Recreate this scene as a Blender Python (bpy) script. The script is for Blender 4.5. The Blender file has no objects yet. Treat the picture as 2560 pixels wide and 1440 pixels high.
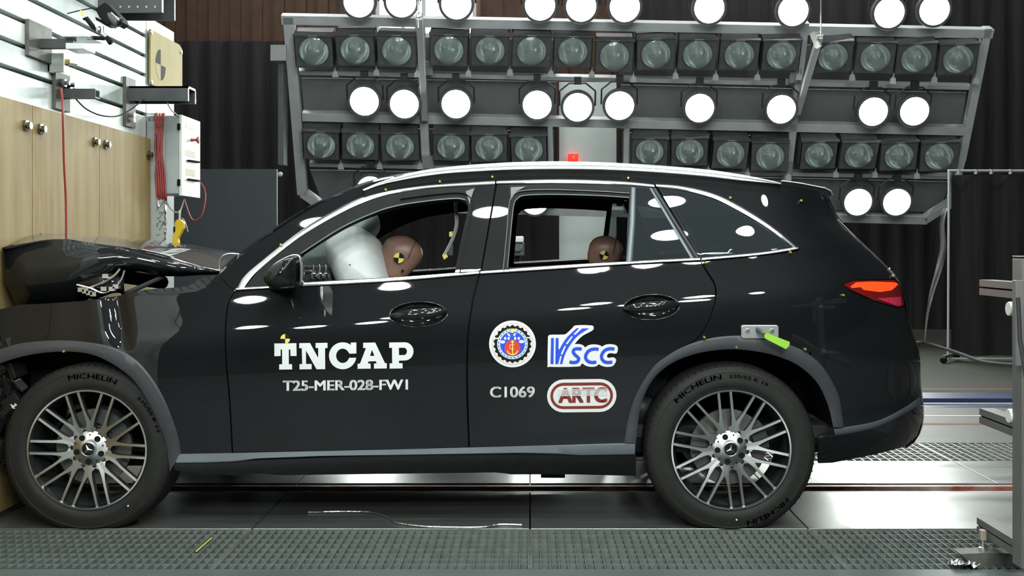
import bpy, math, random
from mathutils import Vector, Matrix
from mathutils.geometry import delaunay_2d_cdt, tessellate_polygon
random.seed(7)
PI = math.pi
SC = bpy.context.scene
COL = SC.collection

# ------------------------------------------------------------------ camera, world, exposure, large lights
F, CX, CY, H = 2800.0, 1325.0, 615.0, 1.22      # focal length in pixels, principal point, camera height
cd = bpy.data.cameras.new('camera'); cam = bpy.data.objects.new('camera', cd); COL.objects.link(cam)
cam.location = (0, 0, H); cam.rotation_euler = (PI/2, 0, 0)
cd.sensor_width = 36; cd.lens = F/2560*36
cd.shift_x = -(CX-1280)/2560; cd.shift_y = -(720-CY)/2560
cd.clip_start = .05; cd.clip_end = 100
SC.camera = cam
w = bpy.data.worlds.new('world'); SC.world = w; w.use_nodes = True
w.node_tree.nodes['Background'].inputs[0].default_value = (.5, .55, .6, 1)
w.node_tree.nodes['Background'].inputs[1].default_value = .02
SC.view_settings.view_transform = 'Standard'; SC.view_settings.look = 'None'
SC.view_settings.gamma = 1; SC.view_settings.exposure = 0.0
SC.view_settings.use_curve_mapping = False
cy = SC.cycles
cy.use_denoising = True; cy.sample_clamp_indirect = 3; cy.max_bounces = 8; cy.transparent_max_bounces = 12
cy.caustics_reflective = False; cy.caustics_refractive = False; cy.blur_glossy = .3
LAMP = 105.0          # radiance of every lit lamp lens

# ------------------------------------------------------------------ materials
def pm(name, col, rough=.5, metal=0., var=.06, scale=8., coat=0., spec=.5, bump=0., rvar=.0, stretch=None, col2=None, alpha=1.):
    m = bpy.data.materials.new(name); m.use_nodes = True
    nt = m.node_tree; b = nt.nodes['Principled BSDF']
    tc = nt.nodes.new('ShaderNodeTexCoord'); mp = nt.nodes.new('ShaderNodeMapping')
    nt.links.new(tc.outputs['Object'], mp.inputs[0])
    if stretch: mp.inputs['Scale'].default_value = stretch
    n = nt.nodes.new('ShaderNodeTexNoise'); n.inputs['Scale'].default_value = scale; n.inputs['Detail'].default_value = 6
    nt.links.new(mp.outputs[0], n.inputs['Vector'])
    cr = nt.nodes.new('ShaderNodeValToRGB'); cr.color_ramp.elements[0].position = .3; cr.color_ramp.elements[1].position = .7
    c2 = col2 or tuple(min(1, c*(1+var)) for c in col)
    c1 = col if col2 else tuple(c*(1-var) for c in col)
    cr.color_ramp.elements[0].color = (*c1, 1); cr.color_ramp.elements[1].color = (*c2, 1)
    nt.links.new(n.outputs['Fac'], cr.inputs[0]); nt.links.new(cr.outputs[0], b.inputs['Base Color'])
    b.inputs['Roughness'].default_value = rough; b.inputs['Metallic'].default_value = metal
    b.inputs['Coat Weight'].default_value = coat; b.inputs['Coat Roughness'].default_value = .02
    b.inputs['Specular IOR Level'].default_value = spec
    if alpha < 1: b.inputs['Alpha'].default_value = alpha
    if rvar:
        mr = nt.nodes.new('ShaderNodeMapRange'); mr.inputs[1].default_value = .3; mr.inputs[2].default_value = .7
        mr.inputs[3].default_value = max(0, rough-rvar); mr.inputs[4].default_value = rough+rvar
        nt.links.new(n.outputs['Fac'], mr.inputs[0]); nt.links.new(mr.outputs[0], b.inputs['Roughness'])
    if bump:
        bp = nt.nodes.new('ShaderNodeBump'); bp.inputs['Strength'].default_value = bump; bp.inputs['Distance'].default_value = .01
        nt.links.new(n.outputs['Fac'], bp.inputs['Height']); nt.links.new(bp.outputs[0], b.inputs['Normal'])
    return m
def em(name, col, s):
    m = bpy.data.materials.new(name); m.use_nodes = True; nt = m.node_tree; b = nt.nodes['Principled BSDF']
    b.inputs['Base Color'].default_value = (*col, 1); b.inputs['Emission Color'].default_value = (*col, 1)
    b.inputs['Emission Strength'].default_value = s; b.inputs['Roughness'].default_value = .4
    return m
def glass(name, tint, gl=.12, rough=.01, film=None):
    """thin pane: tinted see-through with a mirror-like surface"""
    m = bpy.data.materials.new(name); m.use_nodes = True; nt = m.node_tree
    nt.nodes.remove(nt.nodes['Principled BSDF']); out = nt.nodes['Material Output']
    t = nt.nodes.new('ShaderNodeBsdfTransparent'); t.inputs[0].default_value = (*tint, 1)
    g = nt.nodes.new('ShaderNodeBsdfGlossy'); g.inputs['Roughness'].default_value = rough
    g.inputs[0].default_value = (.9, .95, 1, 1)
    fr = nt.nodes.new('ShaderNodeFresnel'); fr.inputs[0].default_value = 1.5
    n = nt.nodes.new('ShaderNodeTexNoise'); n.inputs['Scale'].default_value = 7
    ma = nt.nodes.new('ShaderNodeMath'); ma.operation = 'MULTIPLY_ADD'; ma.inputs[1].default_value = .01; ma.inputs[2].default_value = 0
    ad = nt.nodes.new('ShaderNodeMath'); ad.operation = 'ADD'
    nt.links.new(n.outputs['Fac'], ma.inputs[0]); nt.links.new(fr.outputs[0], ad.inputs[0]); nt.links.new(ma.outputs[0], ad.inputs[1])
    mx = nt.nodes.new('ShaderNodeMixShader'); nt.links.new(ad.outputs[0], mx.inputs[0])
    if film:  # diffuse tone mixed in where the pane should look brighter from reflections
        df = nt.nodes.new('ShaderNodeBsdfDiffuse'); df.inputs[0].default_value = (*film, 1); sm = nt.nodes.new('ShaderNodeAddShader')
        nt.links.new(t.outputs[0], sm.inputs[0]); nt.links.new(df.outputs[0], sm.inputs[1]); t = sm
    nt.links.new(t.outputs[0], mx.inputs[1]); nt.links.new(g.outputs[0], mx.inputs[2]); nt.links.new(mx.outputs[0], out.inputs[0])
    return m
M = {}
M['paint'] = pm('black_paint', (.0055, .0062, .0075), .5, 0, .1, 5, coat=1, spec=.08)
M['gloss'] = pm('black_gloss', (.008, .009, .010), .4, 0, .1, 9, coat=.9, spec=.1)
M['plastic'] = pm('grey_plastic', (.042, .045, .052), .5, 0, .08, 30)
M['strip'] = pm('satin_strip', (.185, .21, .235), .42, .25, .08, 6)
M['strip2'] = pm('bumper_strip_grey', (.075, .085, .10), .45, .1, .08, 6)
M['dark'] = pm('dark_trim', (.008, .008, .009), .6, 0, .2, 20, spec=.15)
M['rubber'] = pm('rubber_seal', (.013, .014, .015), .5, 0, .15, 20, spec=.15)
M['sealgrey'] = pm('grey_seal', (.16, .17, .18), .4, .2, .1, 20)
M['liner'] = pm('interior_trim', (.035, .035, .036), .85, 0, .2, 20)
M['chrome'] = pm('chrome', (.9, .91, .93), .26, 1, .03, 10)
M['alu'] = pm('brushed_aluminium', (.85, .86, .87), .34, 1, .05, 14)
M['tyre'] = pm('tyre_rubber', (.017, .017, .016), .65, 0, .15, 25, bump=.05, spec=.3)
M['tyretext'] = pm('tyre_lettering', (.045, .047, .05), .8, 0, .1, 25)
M['wheel'] = pm('machined_alloy', (.66, .665, .67), .34, 1, .05, 12)
_n = M['wheel'].node_tree; _tg = _n.nodes.new('ShaderNodeTangent'); _tg.direction_type = 'RADIAL'; _tg.axis = 'Y'
_n.links.new(_tg.outputs[0], _n.nodes['Principled BSDF'].inputs['Tangent']); _n.nodes['Principled BSDF'].inputs['Anisotropic'].default_value = .75
M['wheeldark'] = pm('dark_alloy', (.07, .073, .08), .35, .7, .1, 12)
M['disc'] = pm('brake_steel', (.2, .19, .18), .45, .8, .2, 18)
M['glassdark'] = glass('tinted_glass', (.30, .33, .34), film=(.022, .027, .029))  # film: grey put into the pane in place of hall reflections
M['glassclear'] = glass('clear_glass', (.75, .8, .8))
M['white'] = pm('white_vinyl', (.82, .83, .84), .45, 0, .02, 10)
M['red'] = pm('red_print', (.75, .05, .03), .5); M['blue'] = pm('blue_print', (.02, .08, .75), .5)
M['maroon'] = pm('maroon_print', (.22, .03, .02), .5); M['yellow'] = pm('yellow_print', (.85, .7, .15), .5)
M['black'] = pm('black_print', (.015, .015, .015), .7, spec=.1); M['lblue'] = pm('pale_blue_print', (.6, .75, .9), .5)
M['gold'] = pm('gold_pin', (.9, .65, .2), .25, .8)
M['skin'] = pm('dummy_vinyl', (.27, .155, .115), .42, 0, .08, 14)
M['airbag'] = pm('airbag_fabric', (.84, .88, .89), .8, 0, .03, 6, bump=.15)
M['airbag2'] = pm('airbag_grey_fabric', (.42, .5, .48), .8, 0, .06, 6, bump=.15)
M['seat'] = pm('black_leather', (.025, .027, .03), .45, 0, .1, 30)
M['green'] = pm('lime_tag', (.3, .62, .05), .5); M['bluep'] = pm('blue_plastic', (.03, .09, .6), .4)
M['redlens'] = pm('red_lens', (.16, .008, .008), .12, 0, .1, 20, coat=.8)
M['redlit'] = em('lit_lamp_red', (1, .05, .008), 1.1)
M['pink'] = pm('reflector_red', (.55, .03, .08), .25, 0, .3, 90)
M['steel'] = pm('steel_plate', (.33, .34, .33), .31, .8, .12, 3.0, rvar=.035, stretch=(.6, 2.5, 1))
M['steelf'] = pm('front_plate', (.10, .118, .118), .5, .3, .15, 3)
M['grate'] = pm('grating_steel', (.17, .195, .185), .5, .3, .18, 18)
M['grate2'] = pm('galvanised_grating', (.45, .46, .45), .38, .8, .15, 18)
M['pit'] = pm('pit_floor', (.15, .175, .17), .6, .2, .25, 12)
M['conc'] = pm('painted_concrete', (.040, .040, .034), .75, 0, .12, 2.5, rvar=.05, stretch=(1, 3, 1), spec=.1)
M['conc2'] = pm('worn_concrete', (.065, .068, .062), .55, 0, .14, 2.5, rvar=.05, stretch=(1, 3, 1), spec=.3)
M['orange'] = pm('orange_line', (.17, .06, .035), .7, 0, .15, 20, spec=.15); M['railred'] = pm('red_rail_paint', (.26, .06, .045), .45, .1, .2, 9, col2=(.4, .36, .3))
M['floorblue'] = pm('blue_paint', (.03, .042, .10), .35, 0, .15, 5)
M['curtain'] = pm('black_curtain', (.026, .025, .027), .95, 0, .2, 4, stretch=(6, 1, .3), spec=.1)
M['brown'] = pm('brown_panel', (.05, .025, .012), .8, 0, .2, 5)
M['hall'] = pm('hall_wall', (.02, .02, .022), .9, 0, .1, 3)
M['ceil'] = pm('hall_ceiling', (.015, .015, .016), .95, 0, .1, 3)
M['wpanel'] = pm('white_wall_panel', (.74, .86, .83), .6, 0, .03, 3)
M['gpanel'] = pm('grey_screen', (.035, .04, .048), .7, 0, .05, 3)
M['rigp'] = pm('rig_paint', (.66, .70, .72), .5, .1, .08, 6)  # lifted lighter to stand for lens veil over the frame
M['lampbody'] = pm('lamp_housing', (.11, .115, .12), .6, 0, .2, 10)  # lifted lighter to stand for the glow between the lamps
M['backsheet'] = pm('glare_grey_sheet', (.20, .21, .215), .7, 0, .1, 3)  # grey raised to imitate lens veil round the lit lamps
M['mirror'] = pm('lamp_reflector', (.92, .97, .96), .13, 1, .03, 9, bump=.06)
M['lens'] = glass('lamp_glass', (.85, .9, .88), film=(.24, .29, .28))  # film: grey-green fill put into the glass to brighten the bowls
M['lit'] = em('lit_lens', (.93, 1, .95), LAMP)
M['tube'] = em('fill_lamp_diffuser', (1, .98, .94), 75)  # emission of the added fill lamps
M['tubeb'] = em('bright_fill_diffuser', (1, 1, .98), 210)  # stronger emission for fill lamps added near the white panel
M['hexbolt'] = pm('hex_bolt_steel', (.25, .25, .25), .22, 1, .1, 20)
M['ply'] = pm('plywood', (.25, .17, .06), .6, 0, .1, 4, stretch=(1, 3.2, .35), col2=(.35, .265, .12), spec=.3)
M['barrier'] = pm('white_barrier', (.42, .50, .48), .5, .1, .1, 3.2, col2=(.78, .8, .80), rvar=.12)
M['slot'] = pm('slot_shade_black', (.006, .006, .007), .8, 0, spec=.1)  # near-black colour standing for shade inside slots and recesses
M['gsteel'] = pm('grey_steel', (.07, .075, .08), .45, .5, .15, 8)
M['rust'] = pm('worn_steel', (.10, .10, .092), .6, .2, .3, 14)
M['yboard'] = pm('yellow_board', (.33, .26, .08), .7, 0, .1, 6)
M['cab'] = pm('cabinet_grey', (.36, .40, .40), .45, 0, .06, 6); M['cabw'] = pm('cabinet_white', (.7, .72, .68), .45, 0, .06, 8)
M['cablered'] = pm('red_cable', (.30, .03, .03), .5); M['cableblk'] = pm('black_cable', (.03, .03, .032), .7, spec=.15)
M['cablegrey'] = pm('grey_cable', (.35, .33, .32), .5)
M['foil'] = pm('foil', (.75, .76, .78), .25, .9, .1, 30, bump=.8)
M['label'] = pm('paper_label', (.5, .46, .34), .6); M['cutter'] = pm('yellow_grip', (.62, .42, .02), .45)
M['lgrey'] = pm('light_grey_paint', (.4, .42, .42), .45, .1, .05, 9)
M['standp'] = pm('stand_profile_grey', (.17, .165, .165), .5, .2, .06, 9)
M['film'] = pm('plastic_film', (.5, .5, .48), .25, 0, .1, 8, alpha=.28)
M['winlit'] = em('daylight_pane', (1, .95, .97), 6.0)
M['signred'] = em('red_sign', (1, .04, .02), .9)
M['yarrow'] = pm('yellow_straw', (.7, .7, .15), .5)

# ------------------------------------------------------------------ mesh helpers
ORG = {}
def W(px, py, Y): return Vector(((px-CX)*Y/F, Y, H-(py-CY)*Y/F))
def origin(o):
    v = Vector((0, 0, 0))
    while o is not None: v += ORG.get(o, Vector((0, 0, 0))); o = o.parent
    return v
class MB:
    def __init__(s): s.v = []; s.f = []; s.m = []
    def add(s, vs, fs, mi=0):
        k = len(s.v); s.v += [Vector(v) for v in vs]; s.f += [tuple(i+k for i in f) for f in fs]; s.m += [mi]*len(fs); return s
    def box(s, a, b, mi=0, mat=None):
        x0, y0, z0 = a; x1, y1, z1 = b
        vs = [Vector(p) for p in ((x0,y0,z0),(x1,y0,z0),(x1,y1,z0),(x0,y1,z0),(x0,y0,z1),(x1,y0,z1),(x1,y1,z1),(x0,y1,z1))]
        if mat: vs = [mat @ v for v in vs]
        return s.add(vs, [(3,2,1,0),(4,5,6,7),(0,1,5,4),(1,2,6,5),(2,3,7,6),(3,0,4,7)], mi)
    def bar(s, p, q, wd, ht, up=(0,0,1), mi=0):
        p = Vector(p); q = Vector(q); d = (q-p); L = d.length; d.normalize()
        r = d.cross(Vector(up)).normalized(); u = r.cross(d)
        m = Matrix((( r.x, d.x, u.x, p.x),(r.y, d.y, u.y, p.y),(r.z, d.z, u.z, p.z),(0,0,0,1)))
        return s.box((-wd/2, 0, -ht/2), (wd/2, L, ht/2), mi, m)
    def tube(s, pts, r, n=8, mi=0, caps=True):
        pts = [Vector(p) for p in pts]; N = len(pts); rs = r if isinstance(r, (list, tuple)) else [r]*N
        t0 = (pts[1]-pts[0]).normalized(); a = Vector((0,0,1)) if abs(t0.z) < .9 else Vector((1,0,0))
        u = t0.cross(a).normalized(); vs = []
        for i, p in enumerate(pts):
            t = (pts[min(i+1, N-1)]-pts[max(i-1, 0)]).normalized()
            u = (u - t*u.dot(t)).normalized(); b = t.cross(u)
            for k in range(n):
                A = 2*PI*k/n; vs.append(p+(u*math.cos(A)+b*math.sin(A))*rs[i])
        fs = [(i*n+k, i*n+(k+1)%n, (i+1)*n+(k+1)%n, (i+1)*n+k) for i in range(N-1) for k in range(n)]
        if caps: fs += [tuple(range(n))[::-1], tuple((N-1)*n+k for k in range(n))]
        return s.add(vs, fs, mi)
    def lathe(s, prof, c, axis='Y', n=32, mi=0, closed=False):
        c = Vector(c); vs = []
        for (r, h) in prof:
            for k in range(n):
                A = 2*PI*k/n; x, y = r*math.cos(A), r*math.sin(A)
                vs.append(c+(Vector((x, h, y)) if axis == 'Y' else Vector((x, y, h)) if axis == 'Z' else Vector((h, x, y))))
        P = len(prof); fs = [(i*n+k, i*n+(k+1)%n, (i+1)*n+(k+1)%n, (i+1)*n+k) for i in range(P-1) for k in range(n)]
        if closed: fs += [((P-1)*n+k, (P-1)*n+(k+1)%n, (k+1)%n, k) for k in range(n)]
        return s.add(vs, fs, mi)
    def grid(s, rows, mi=0):
        R = len(rows); C_ = len(rows[0]); vs = [p for r in rows for p in r]
        return s.add(vs, [(i*C_+j, i*C_+j+1, (i+1)*C_+j+1, (i+1)*C_+j) for i in range(R-1) for j in range(C_-1)], mi)
    def prism(s, pts, d, mi=0):
        """polygon of 3-D points pushed along the vector d"""
        pts = [Vector(p) for p in pts]; d = Vector(d); n = len(pts)
        tris = tessellate_polygon([pts]); vs = pts+[p+d for p in pts]
        fs = [tuple(t) for t in tris]+[tuple(i+n for i in t)[::-1] for t in tris]+[(i, (i+1)%n, (i+1)%n+n, i+n) for i in range(n)]
        return s.add(vs, fs, mi)
    def build(s, name, mats, parent=None, smooth=False, solid=0, bevel=0, sub=0, local=False, off=-1):
        me = bpy.data.meshes.new(name); o_ = Vector((0,0,0)) if (local or parent is None) else origin(parent)
        me.from_pydata([tuple(v-o_) for v in s.v], [], s.f)
        if not isinstance(mats, (list, tuple)): mats = [mats]
        for m in mats: me.materials.append(M[m] if isinstance(m, str) else m)
        for p, mi in zip(me.polygons, s.m): p.material_index = mi; p.use_smooth = bool(smooth)
        me.validate()
        import bmesh
        bm = bmesh.new(); bm.from_mesh(me); bmesh.ops.remove_doubles(bm, verts=bm.verts, dist=1e-6)
        bmesh.ops.recalc_face_normals(bm, faces=bm.faces); bm.to_mesh(me); bm.free()
        if smooth == 'auto':
            try: me.set_sharp_from_angle(angle=math.radians(35))
            except Exception: pass
        o = bpy.data.objects.new(name, me); COL.objects.link(o)
        if parent is not None: o.parent = parent
        if solid: md = o.modifiers.new('s', 'SOLIDIFY'); md.thickness = solid; md.offset = off
        if bevel: md = o.modifiers.new('b', 'BEVEL'); md.width = bevel; md.segments = 2; md.limit_method = 'ANGLE'
        if sub: md = o.modifiers.new('u', 'SUBSURF'); md.levels = sub; md.render_levels = sub
        return o
def thing(name, label, cat, loc=(0,0,0), group=None):
    o = bpy.data.objects.new(name, None); COL.objects.link(o); o.location = loc; ORG[o] = Vector(loc)
    o.empty_display_size = .1; o['label'] = label; o['category'] = cat
    if group: o['group'] = group
    return o
def tag(o, label, cat, group=None):
    o['label'] = label; o['category'] = cat
    if group: o['group'] = group
    return o
def struct(o): o['kind'] = 'structure'; return o
def kids(o): return [c for c in bpy.data.objects if c.parent == o]
TREE = {}
def dup(root, loc, rot=None, label=None, group=None):
    if root not in TREE:
        def collect(o): return [(c, collect(c)) for c in kids(o)]
        TREE[root] = collect(root)
    r = root.copy(); COL.objects.link(r); r.location = loc
    if rot is not None: r.rotation_euler = rot
    if label: r['label'] = label
    if group: r['group'] = group
    def rec(lst, par):
        for c, sub in lst:
            d = c.copy(); COL.objects.link(d); d.parent = par; rec(sub, d)
    rec(TREE[root], r); return r

def catm(pts, n=6):
    """smooth open polyline through pts"""
    if len(pts) < 3: return list(pts)
    out = []; P = [pts[0]]+list(pts)+[pts[-1]]
    for i in range(1, len(P)-2):
        p0, p1, p2, p3 = P[i-1:i+3]
        for k in range(n):
            t = k/n; out.append(tuple(.5*((2*b)+(c-a)*t+(2*a-5*b+4*c-d)*t*t+(3*b-a-3*c+d)*t**3) for a, b, c, d in zip(p0, p1, p2, p3)))
    out.append(tuple(pts[-1])); return out
def resample(pts, n):
    L = [0]
    for a, b in zip(pts, pts[1:]): L.append(L[-1]+math.dist(a, b))
    out = []; j = 0
    for i in range(n):
        s = L[-1]*i/(n-1)
        while j < len(L)-2 and L[j+1] < s: j += 1
        t = 0 if L[j+1] == L[j] else (s-L[j])/(L[j+1]-L[j]); t = min(max(t, 0), 1)
        out.append(tuple(a+(b-a)*t for a, b in zip(pts[j], pts[j+1])))
    return out
def table(tb):
    xs = [a for a, _ in tb]; ys = [b for _, b in tb]; n = len(xs)
    ms = [(ys[min(i+1, n-1)]-ys[max(i-1, 0)])/(xs[min(i+1, n-1)]-xs[max(i-1, 0)]) for i in range(n)]
    def f(x):
        if x <= xs[0]: return ys[0]+ms[0]*(x-xs[0])
        if x >= xs[-1]: return ys[-1]+ms[-1]*(x-xs[-1])
        i = 0
        while xs[i+1] < x: i += 1
        h = xs[i+1]-xs[i]; t = (x-xs[i])/h
        return (2*t**3-3*t*t+1)*ys[i]+(t**3-2*t*t+t)*h*ms[i]+(-2*t**3+3*t*t)*ys[i+1]+(t**3-t*t)*h*ms[i+1]
    return f
def lin(tb):
    def f(x):
        if x <= tb[0][0]: return tb[0][1]
        for (a, b), (c, d) in zip(tb, tb[1:]):
            if x <= c: return b+(d-b)*(x-a)/(c-a)
        return tb[-1][1]
    return f
def inside(p, poly):
    x, y = p; c = False; j = len(poly)-1
    for i in range(len(poly)):
        xi, yi = poly[i][:2]; xj, yj = poly[j][:2]
        if (yi > y) != (yj > y) and x < (xj-xi)*(y-yi)/(yj-yi)+xi: c = not c
        j = i
    return c
def offset(poly, d):
    """grow (d>0) or shrink a closed 2-D polygon"""
    A = sum(a[0]*b[1]-b[0]*a[1] for a, b in zip(poly, poly[1:]+poly[:1])); sg = 1 if A > 0 else -1
    out = []; n = len(poly)
    for i in range(n):
        a, b, c = Vector(poly[i-1][:2]), Vector(poly[i][:2]), Vector(poly[(i+1) % n][:2])
        u = (b-a).normalized(); v = (c-b).normalized()
        nn = Vector((u.y+v.y, -(u.x+v.x))); l = nn.length
        nn = nn/l if l > 1e-6 else Vector((u.y, -u.x))
        k = max(.35, nn.dot(Vector((u.y, -u.x)))); q = b+nn*sg*d/k; out.append((q.x, q.y))
    return out
def region(outer, holes=(), step=14):
    """2-D triangle mesh of a polygon with holes"""
    def dens(P):
        o = []
        for a, b in zip(P, list(P[1:])+[P[0]]):
            k = max(1, int(math.dist(a[:2], b[:2])/step))
            o += [(a[0]+(b[0]-a[0])*i/k, a[1]+(b[1]-a[1])*i/k) for i in range(k)]
        return o
    loops = [dens(list(outer))]+[dens(list(h)) for h in holes]; vs = []; ed = []; cell = {}
    for L in loops:
        k = len(vs); vs += L; ed += [(k+i, k+(i+1) % len(L)) for i in range(len(L))]
    for v in vs: cell.setdefault((int(v[0]//step), int(v[1]//step)), []).append(v)
    xs = [p[0] for p in outer]; ys = [p[1] for p in outer]; y = min(ys); r = 0; dy = step*.866
    while y < max(ys):
        x = min(xs)+(step/2 if r % 2 else 0)
        while x < max(xs):
            p = (x, y)
            if inside(p, outer) and not any(inside(p, h) for h in holes):
                cx_, cy_ = int(x//step), int(y//step)
                if not any(math.dist(p, q) < step*.55 for i in (-1,0,1) for j in (-1,0,1) for q in cell.get((cx_+i, cy_+j), ())): vs.append(p)
            x += step
        y += dy; r += 1
    V_, _, Fc, *_r = delaunay_2d_cdt([Vector(v) for v in vs], ed, [], 0, 1e-4)
    out = []
    for f in Fc:
        c = sum((V_[i] for i in f), Vector((0, 0)))/len(f)
        if inside(c, outer) and not any(inside(c, h) for h in holes): out.append(tuple(f))
    return [tuple(v) for v in V_], out

# ------------------------------------------------------------------ car hull: where the side of the body stands in depth
Y0, YC, XS = 4.80, 5.73, .9
Zb = lambda X: 1.034+(X+1.26)*.0727
_pf = table([(-.95,.075),(-.85,.045),(-.78,.034),(-.70,.033),(-.6,.022),(-.5,.010),(-.4,.003),(-.3,0),(-.25,.0008),(-.21,.004),(-.18,.0095),(-.15,.0175),(-.1,.032),(-.05,.045),(0,.056)])
def prof(u): return _pf(u) if u < 0 else .056+.36*u+.30*u*u
SIL = [(2066,484),(2095,545),(2140,590),(2190,637),(2232,680),(2252,712),(2266,760),(2272,800),(2283,835),(2299,880),(2303,960),(2308,1000),(2310,1050),(2296,1090),(2262,1118),(2180,1140)]
_t = []
for (px, py) in SIL:
    Y = 5.25
    for _ in range(8):
        Z = H-(py-CY)*Y/F; X = (px-CX)*Y/F; Y = YC-.52*(YC-Y0-prof(Z-Zb(min(X, 1.9))))
    _t.append((Z, XS+(X-XS)/.951))
_t.sort(); XE = table(_t)
def Ysurf(X, Z):
    b = YC-Y0-prof(Z-Zb(X))
    if X > XS:
        u = (X-XS)/(XE(Z)-XS)
        if u >= 1: return YC+(u-1)*3
        return YC-b*(1-u**3)**(1/3)
    y = YC-b
    if X < -1.5: y += .05*((-1.5-X)/.8)**2
    # dent and buckle pressed into the front wing by the impact
    d = X+1.775+(Z-.9)*.25
    y += .020*math.exp(-(d/.035)**2)*max(0, min(1, (Z-.76)/.1))-.008*math.exp(-((d+.10)/.06)**2)*max(0, min(1, (Z-.76)/.1))
    return y
def S(px, py, out=0.):
    Y = Y0+.05
    for _ in range(9): Yn = Ysurf((px-CX)*Y/F, H-(py-CY)*Y/F); ok = abs(Yn-Y) < 2e-5; Y = Yn; 
    if not ok or Y > YC-.05:
        best = (9, Y); Y = Y0-.03; prev = Y
        for _ in range(60):
            r = Ysurf((px-CX)*Y/F, H-(py-CY)*Y/F)-Y
            if r <= 0:
                a, b = prev, Y
                for _ in range(14):
                    m = (a+b)/2
                    if Ysurf((px-CX)*m/F, H-(py-CY)*m/F)-m > 0: a = m
                    else: b = m
                best = (0, b); break
            if r < best[0]: best = (r, Y)
            prev = Y; Y += .016
        Y = best[1]
    Y -= out
    return W(px, py, Y)
def SN(p):
    """outward normal of the hull at a point of its near side"""
    h = .006; x, z = p.x, p.z
    n = Vector((Ysurf(x+h, z)-Ysurf(x-h, z), -2*h, Ysurf(x, z+h)-Ysurf(x, z-h)))
    return n.normalized()
def mir(v): return Vector((v.x, 2*YC-v.y, v.z))
# ------------------------------------------------------------------ car
car = thing('crashed_suv', 'black SUV with test decals, crumpled front pressed against the plywood-faced barrier', 'car', (-.5, YC, 0))

def panel(name, outer, holes, mat, parent, out=0., solid=.010, step=14, mirror=True, smooth=True, label=None, rim='rubber'):
    vs, fs = region(outer, holes, step)
    w3 = [S(x, y, out) for x, y in vs]; nn = [SN(p) for p in w3]
    cnt = {}
    for f in fs:
        for i in range(len(f)):
            e = (f[i], f[(i+1) % len(f)]); cnt.setdefault((min(e), max(e)), []).append(e)
    edge = [v[0] for v in cnt.values() if len(v) == 1]
    res = []
    for mm in ((False, True) if mirror else (False,)):
        g = mir if mm else (lambda v: v); V_ = [g(v) for v in w3]; N_ = [(Vector((n.x, -n.y, n.z)) if mm else n) for n in nn]
        # faces wound so that they look outwards
        F_ = []
        for f in fs:
            q = (V_[f[1]]-V_[f[0]]).cross(V_[f[2]]-V_[f[0]]); F_.append(tuple(f) if q.dot(N_[f[0]]) > 0 else tuple(reversed(f)))
        mi = [0]*len(F_)
        if solid:
            for a, b_ in edge:
                k = len(V_); V_ += [V_[a], V_[b_], V_[b_]-N_[b_]*solid, V_[a]-N_[a]*solid]; N_ += [Vector((0,0,0))]*4; F_.append((k, k+1, k+2, k+3)); mi.append(1)
        me = bpy.data.meshes.new(name); o_ = origin(parent)
        me.from_pydata([tuple(v-o_) for v in V_], [], F_); me.materials.append(M[mat]); me.materials.append(M[rim])
        for p, k in zip(me.polygons, mi): p.material_index = k; p.use_smooth = k == 0
        me.normals_split_custom_set_from_vertices([tuple(n) for n in N_])
        o = bpy.data.objects.new(name, me); COL.objects.link(o); o.parent = parent
        if label: o['label'] = label
        res.append(o)
    return res
def ribbon(name, up, lo, mat, parent, bulge=.006, N=60, prof_=None, out=0., mirror=True, base=-.004):
    up = resample(up, N); lo = resample(lo, N)
    pr = prof_ or [(0, 0), (.12, .6), (.35, .95), (.65, .95), (.88, .6), (1, 0)]
    rows = []
    for (v, h) in [(0, None)]+pr+[(1, None)]:
        rows.append([S(a[0]+(b[0]-a[0])*v, a[1]+(b[1]-a[1])*v, out+(base if h is None else h*bulge)) for a, b in zip(up, lo)])
    res = []
    for mm in ((False, True) if mirror else (False,)):
        rr = [[mir(v) for v in r] for r in rows] if mm else rows
        res.append(MB().grid(rr).add([rr[0][0]]+[r[0] for r in rr[1:]], [tuple(range(len(rr)))]).add([r[-1] for r in rr], [tuple(range(len(rr)))]).build(name, mat, parent, smooth='auto'))
    return res
def sub(o, p):
    for c in (o if isinstance(o, list) else [o]): c.parent = p

# ---- traced outlines (pixels of the photograph, carried onto the hull surface)
ROOF = catm([(547,687),(562,674),(600,642),(645,608),(700,571),(750,539),(800,511),(850,487),(905,464),(960,448),(1060,431),(1200,421),(1400,416),(1600,421),(1750,432),(1850,442),(1950,456),(2040,476)], 4)+[(2064,490)]
D_TOP = catm([(588,727),(610,690),(660,647),(710,607),(760,570),(827,530),(893,497),(960,478),(1027,467),(1093,460),(1200,453),(1240,451),(1400,447),(1550,452),(1632,459),(1700,464),(1780,482),(1840,508),(1900,543),(1950,578),(1988,611),(1998,620)], 4)
D_BOT = [(1993,626),(1900,639),(1752,653),(1600,660),(1400,673),(1200,686),(1000,703),(748,717),(672,722)]
DLO = D_TOP+D_BOT
ARCH_R = catm([(1559,1107),(1570,1042),(1592,980),(1630,920),(1664,892),(1710,866),(1780,845),(1853,839),(1920,846),(1977,863),(2020,884),(2060,921),(2093,980),(2104,1025),(2110,1068)], 5)
ARCH_RI = catm([(1590,1107),(1595,1055),(1605,1005),(1625,960),(1655,925),(1700,898),(1760,880),(1830,873),(1900,880),(1950,893),(1998,915),(2043,957),(2070,1013),(2083,1068)], 5)
ARCH_F = catm([(-45,897),(-20,883),(0,873),(60,857),(150,851),(230,857),(290,871),(340,900),(380,945),(412,1000),(436,1060),(448,1100),(453,1134)], 5)
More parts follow.
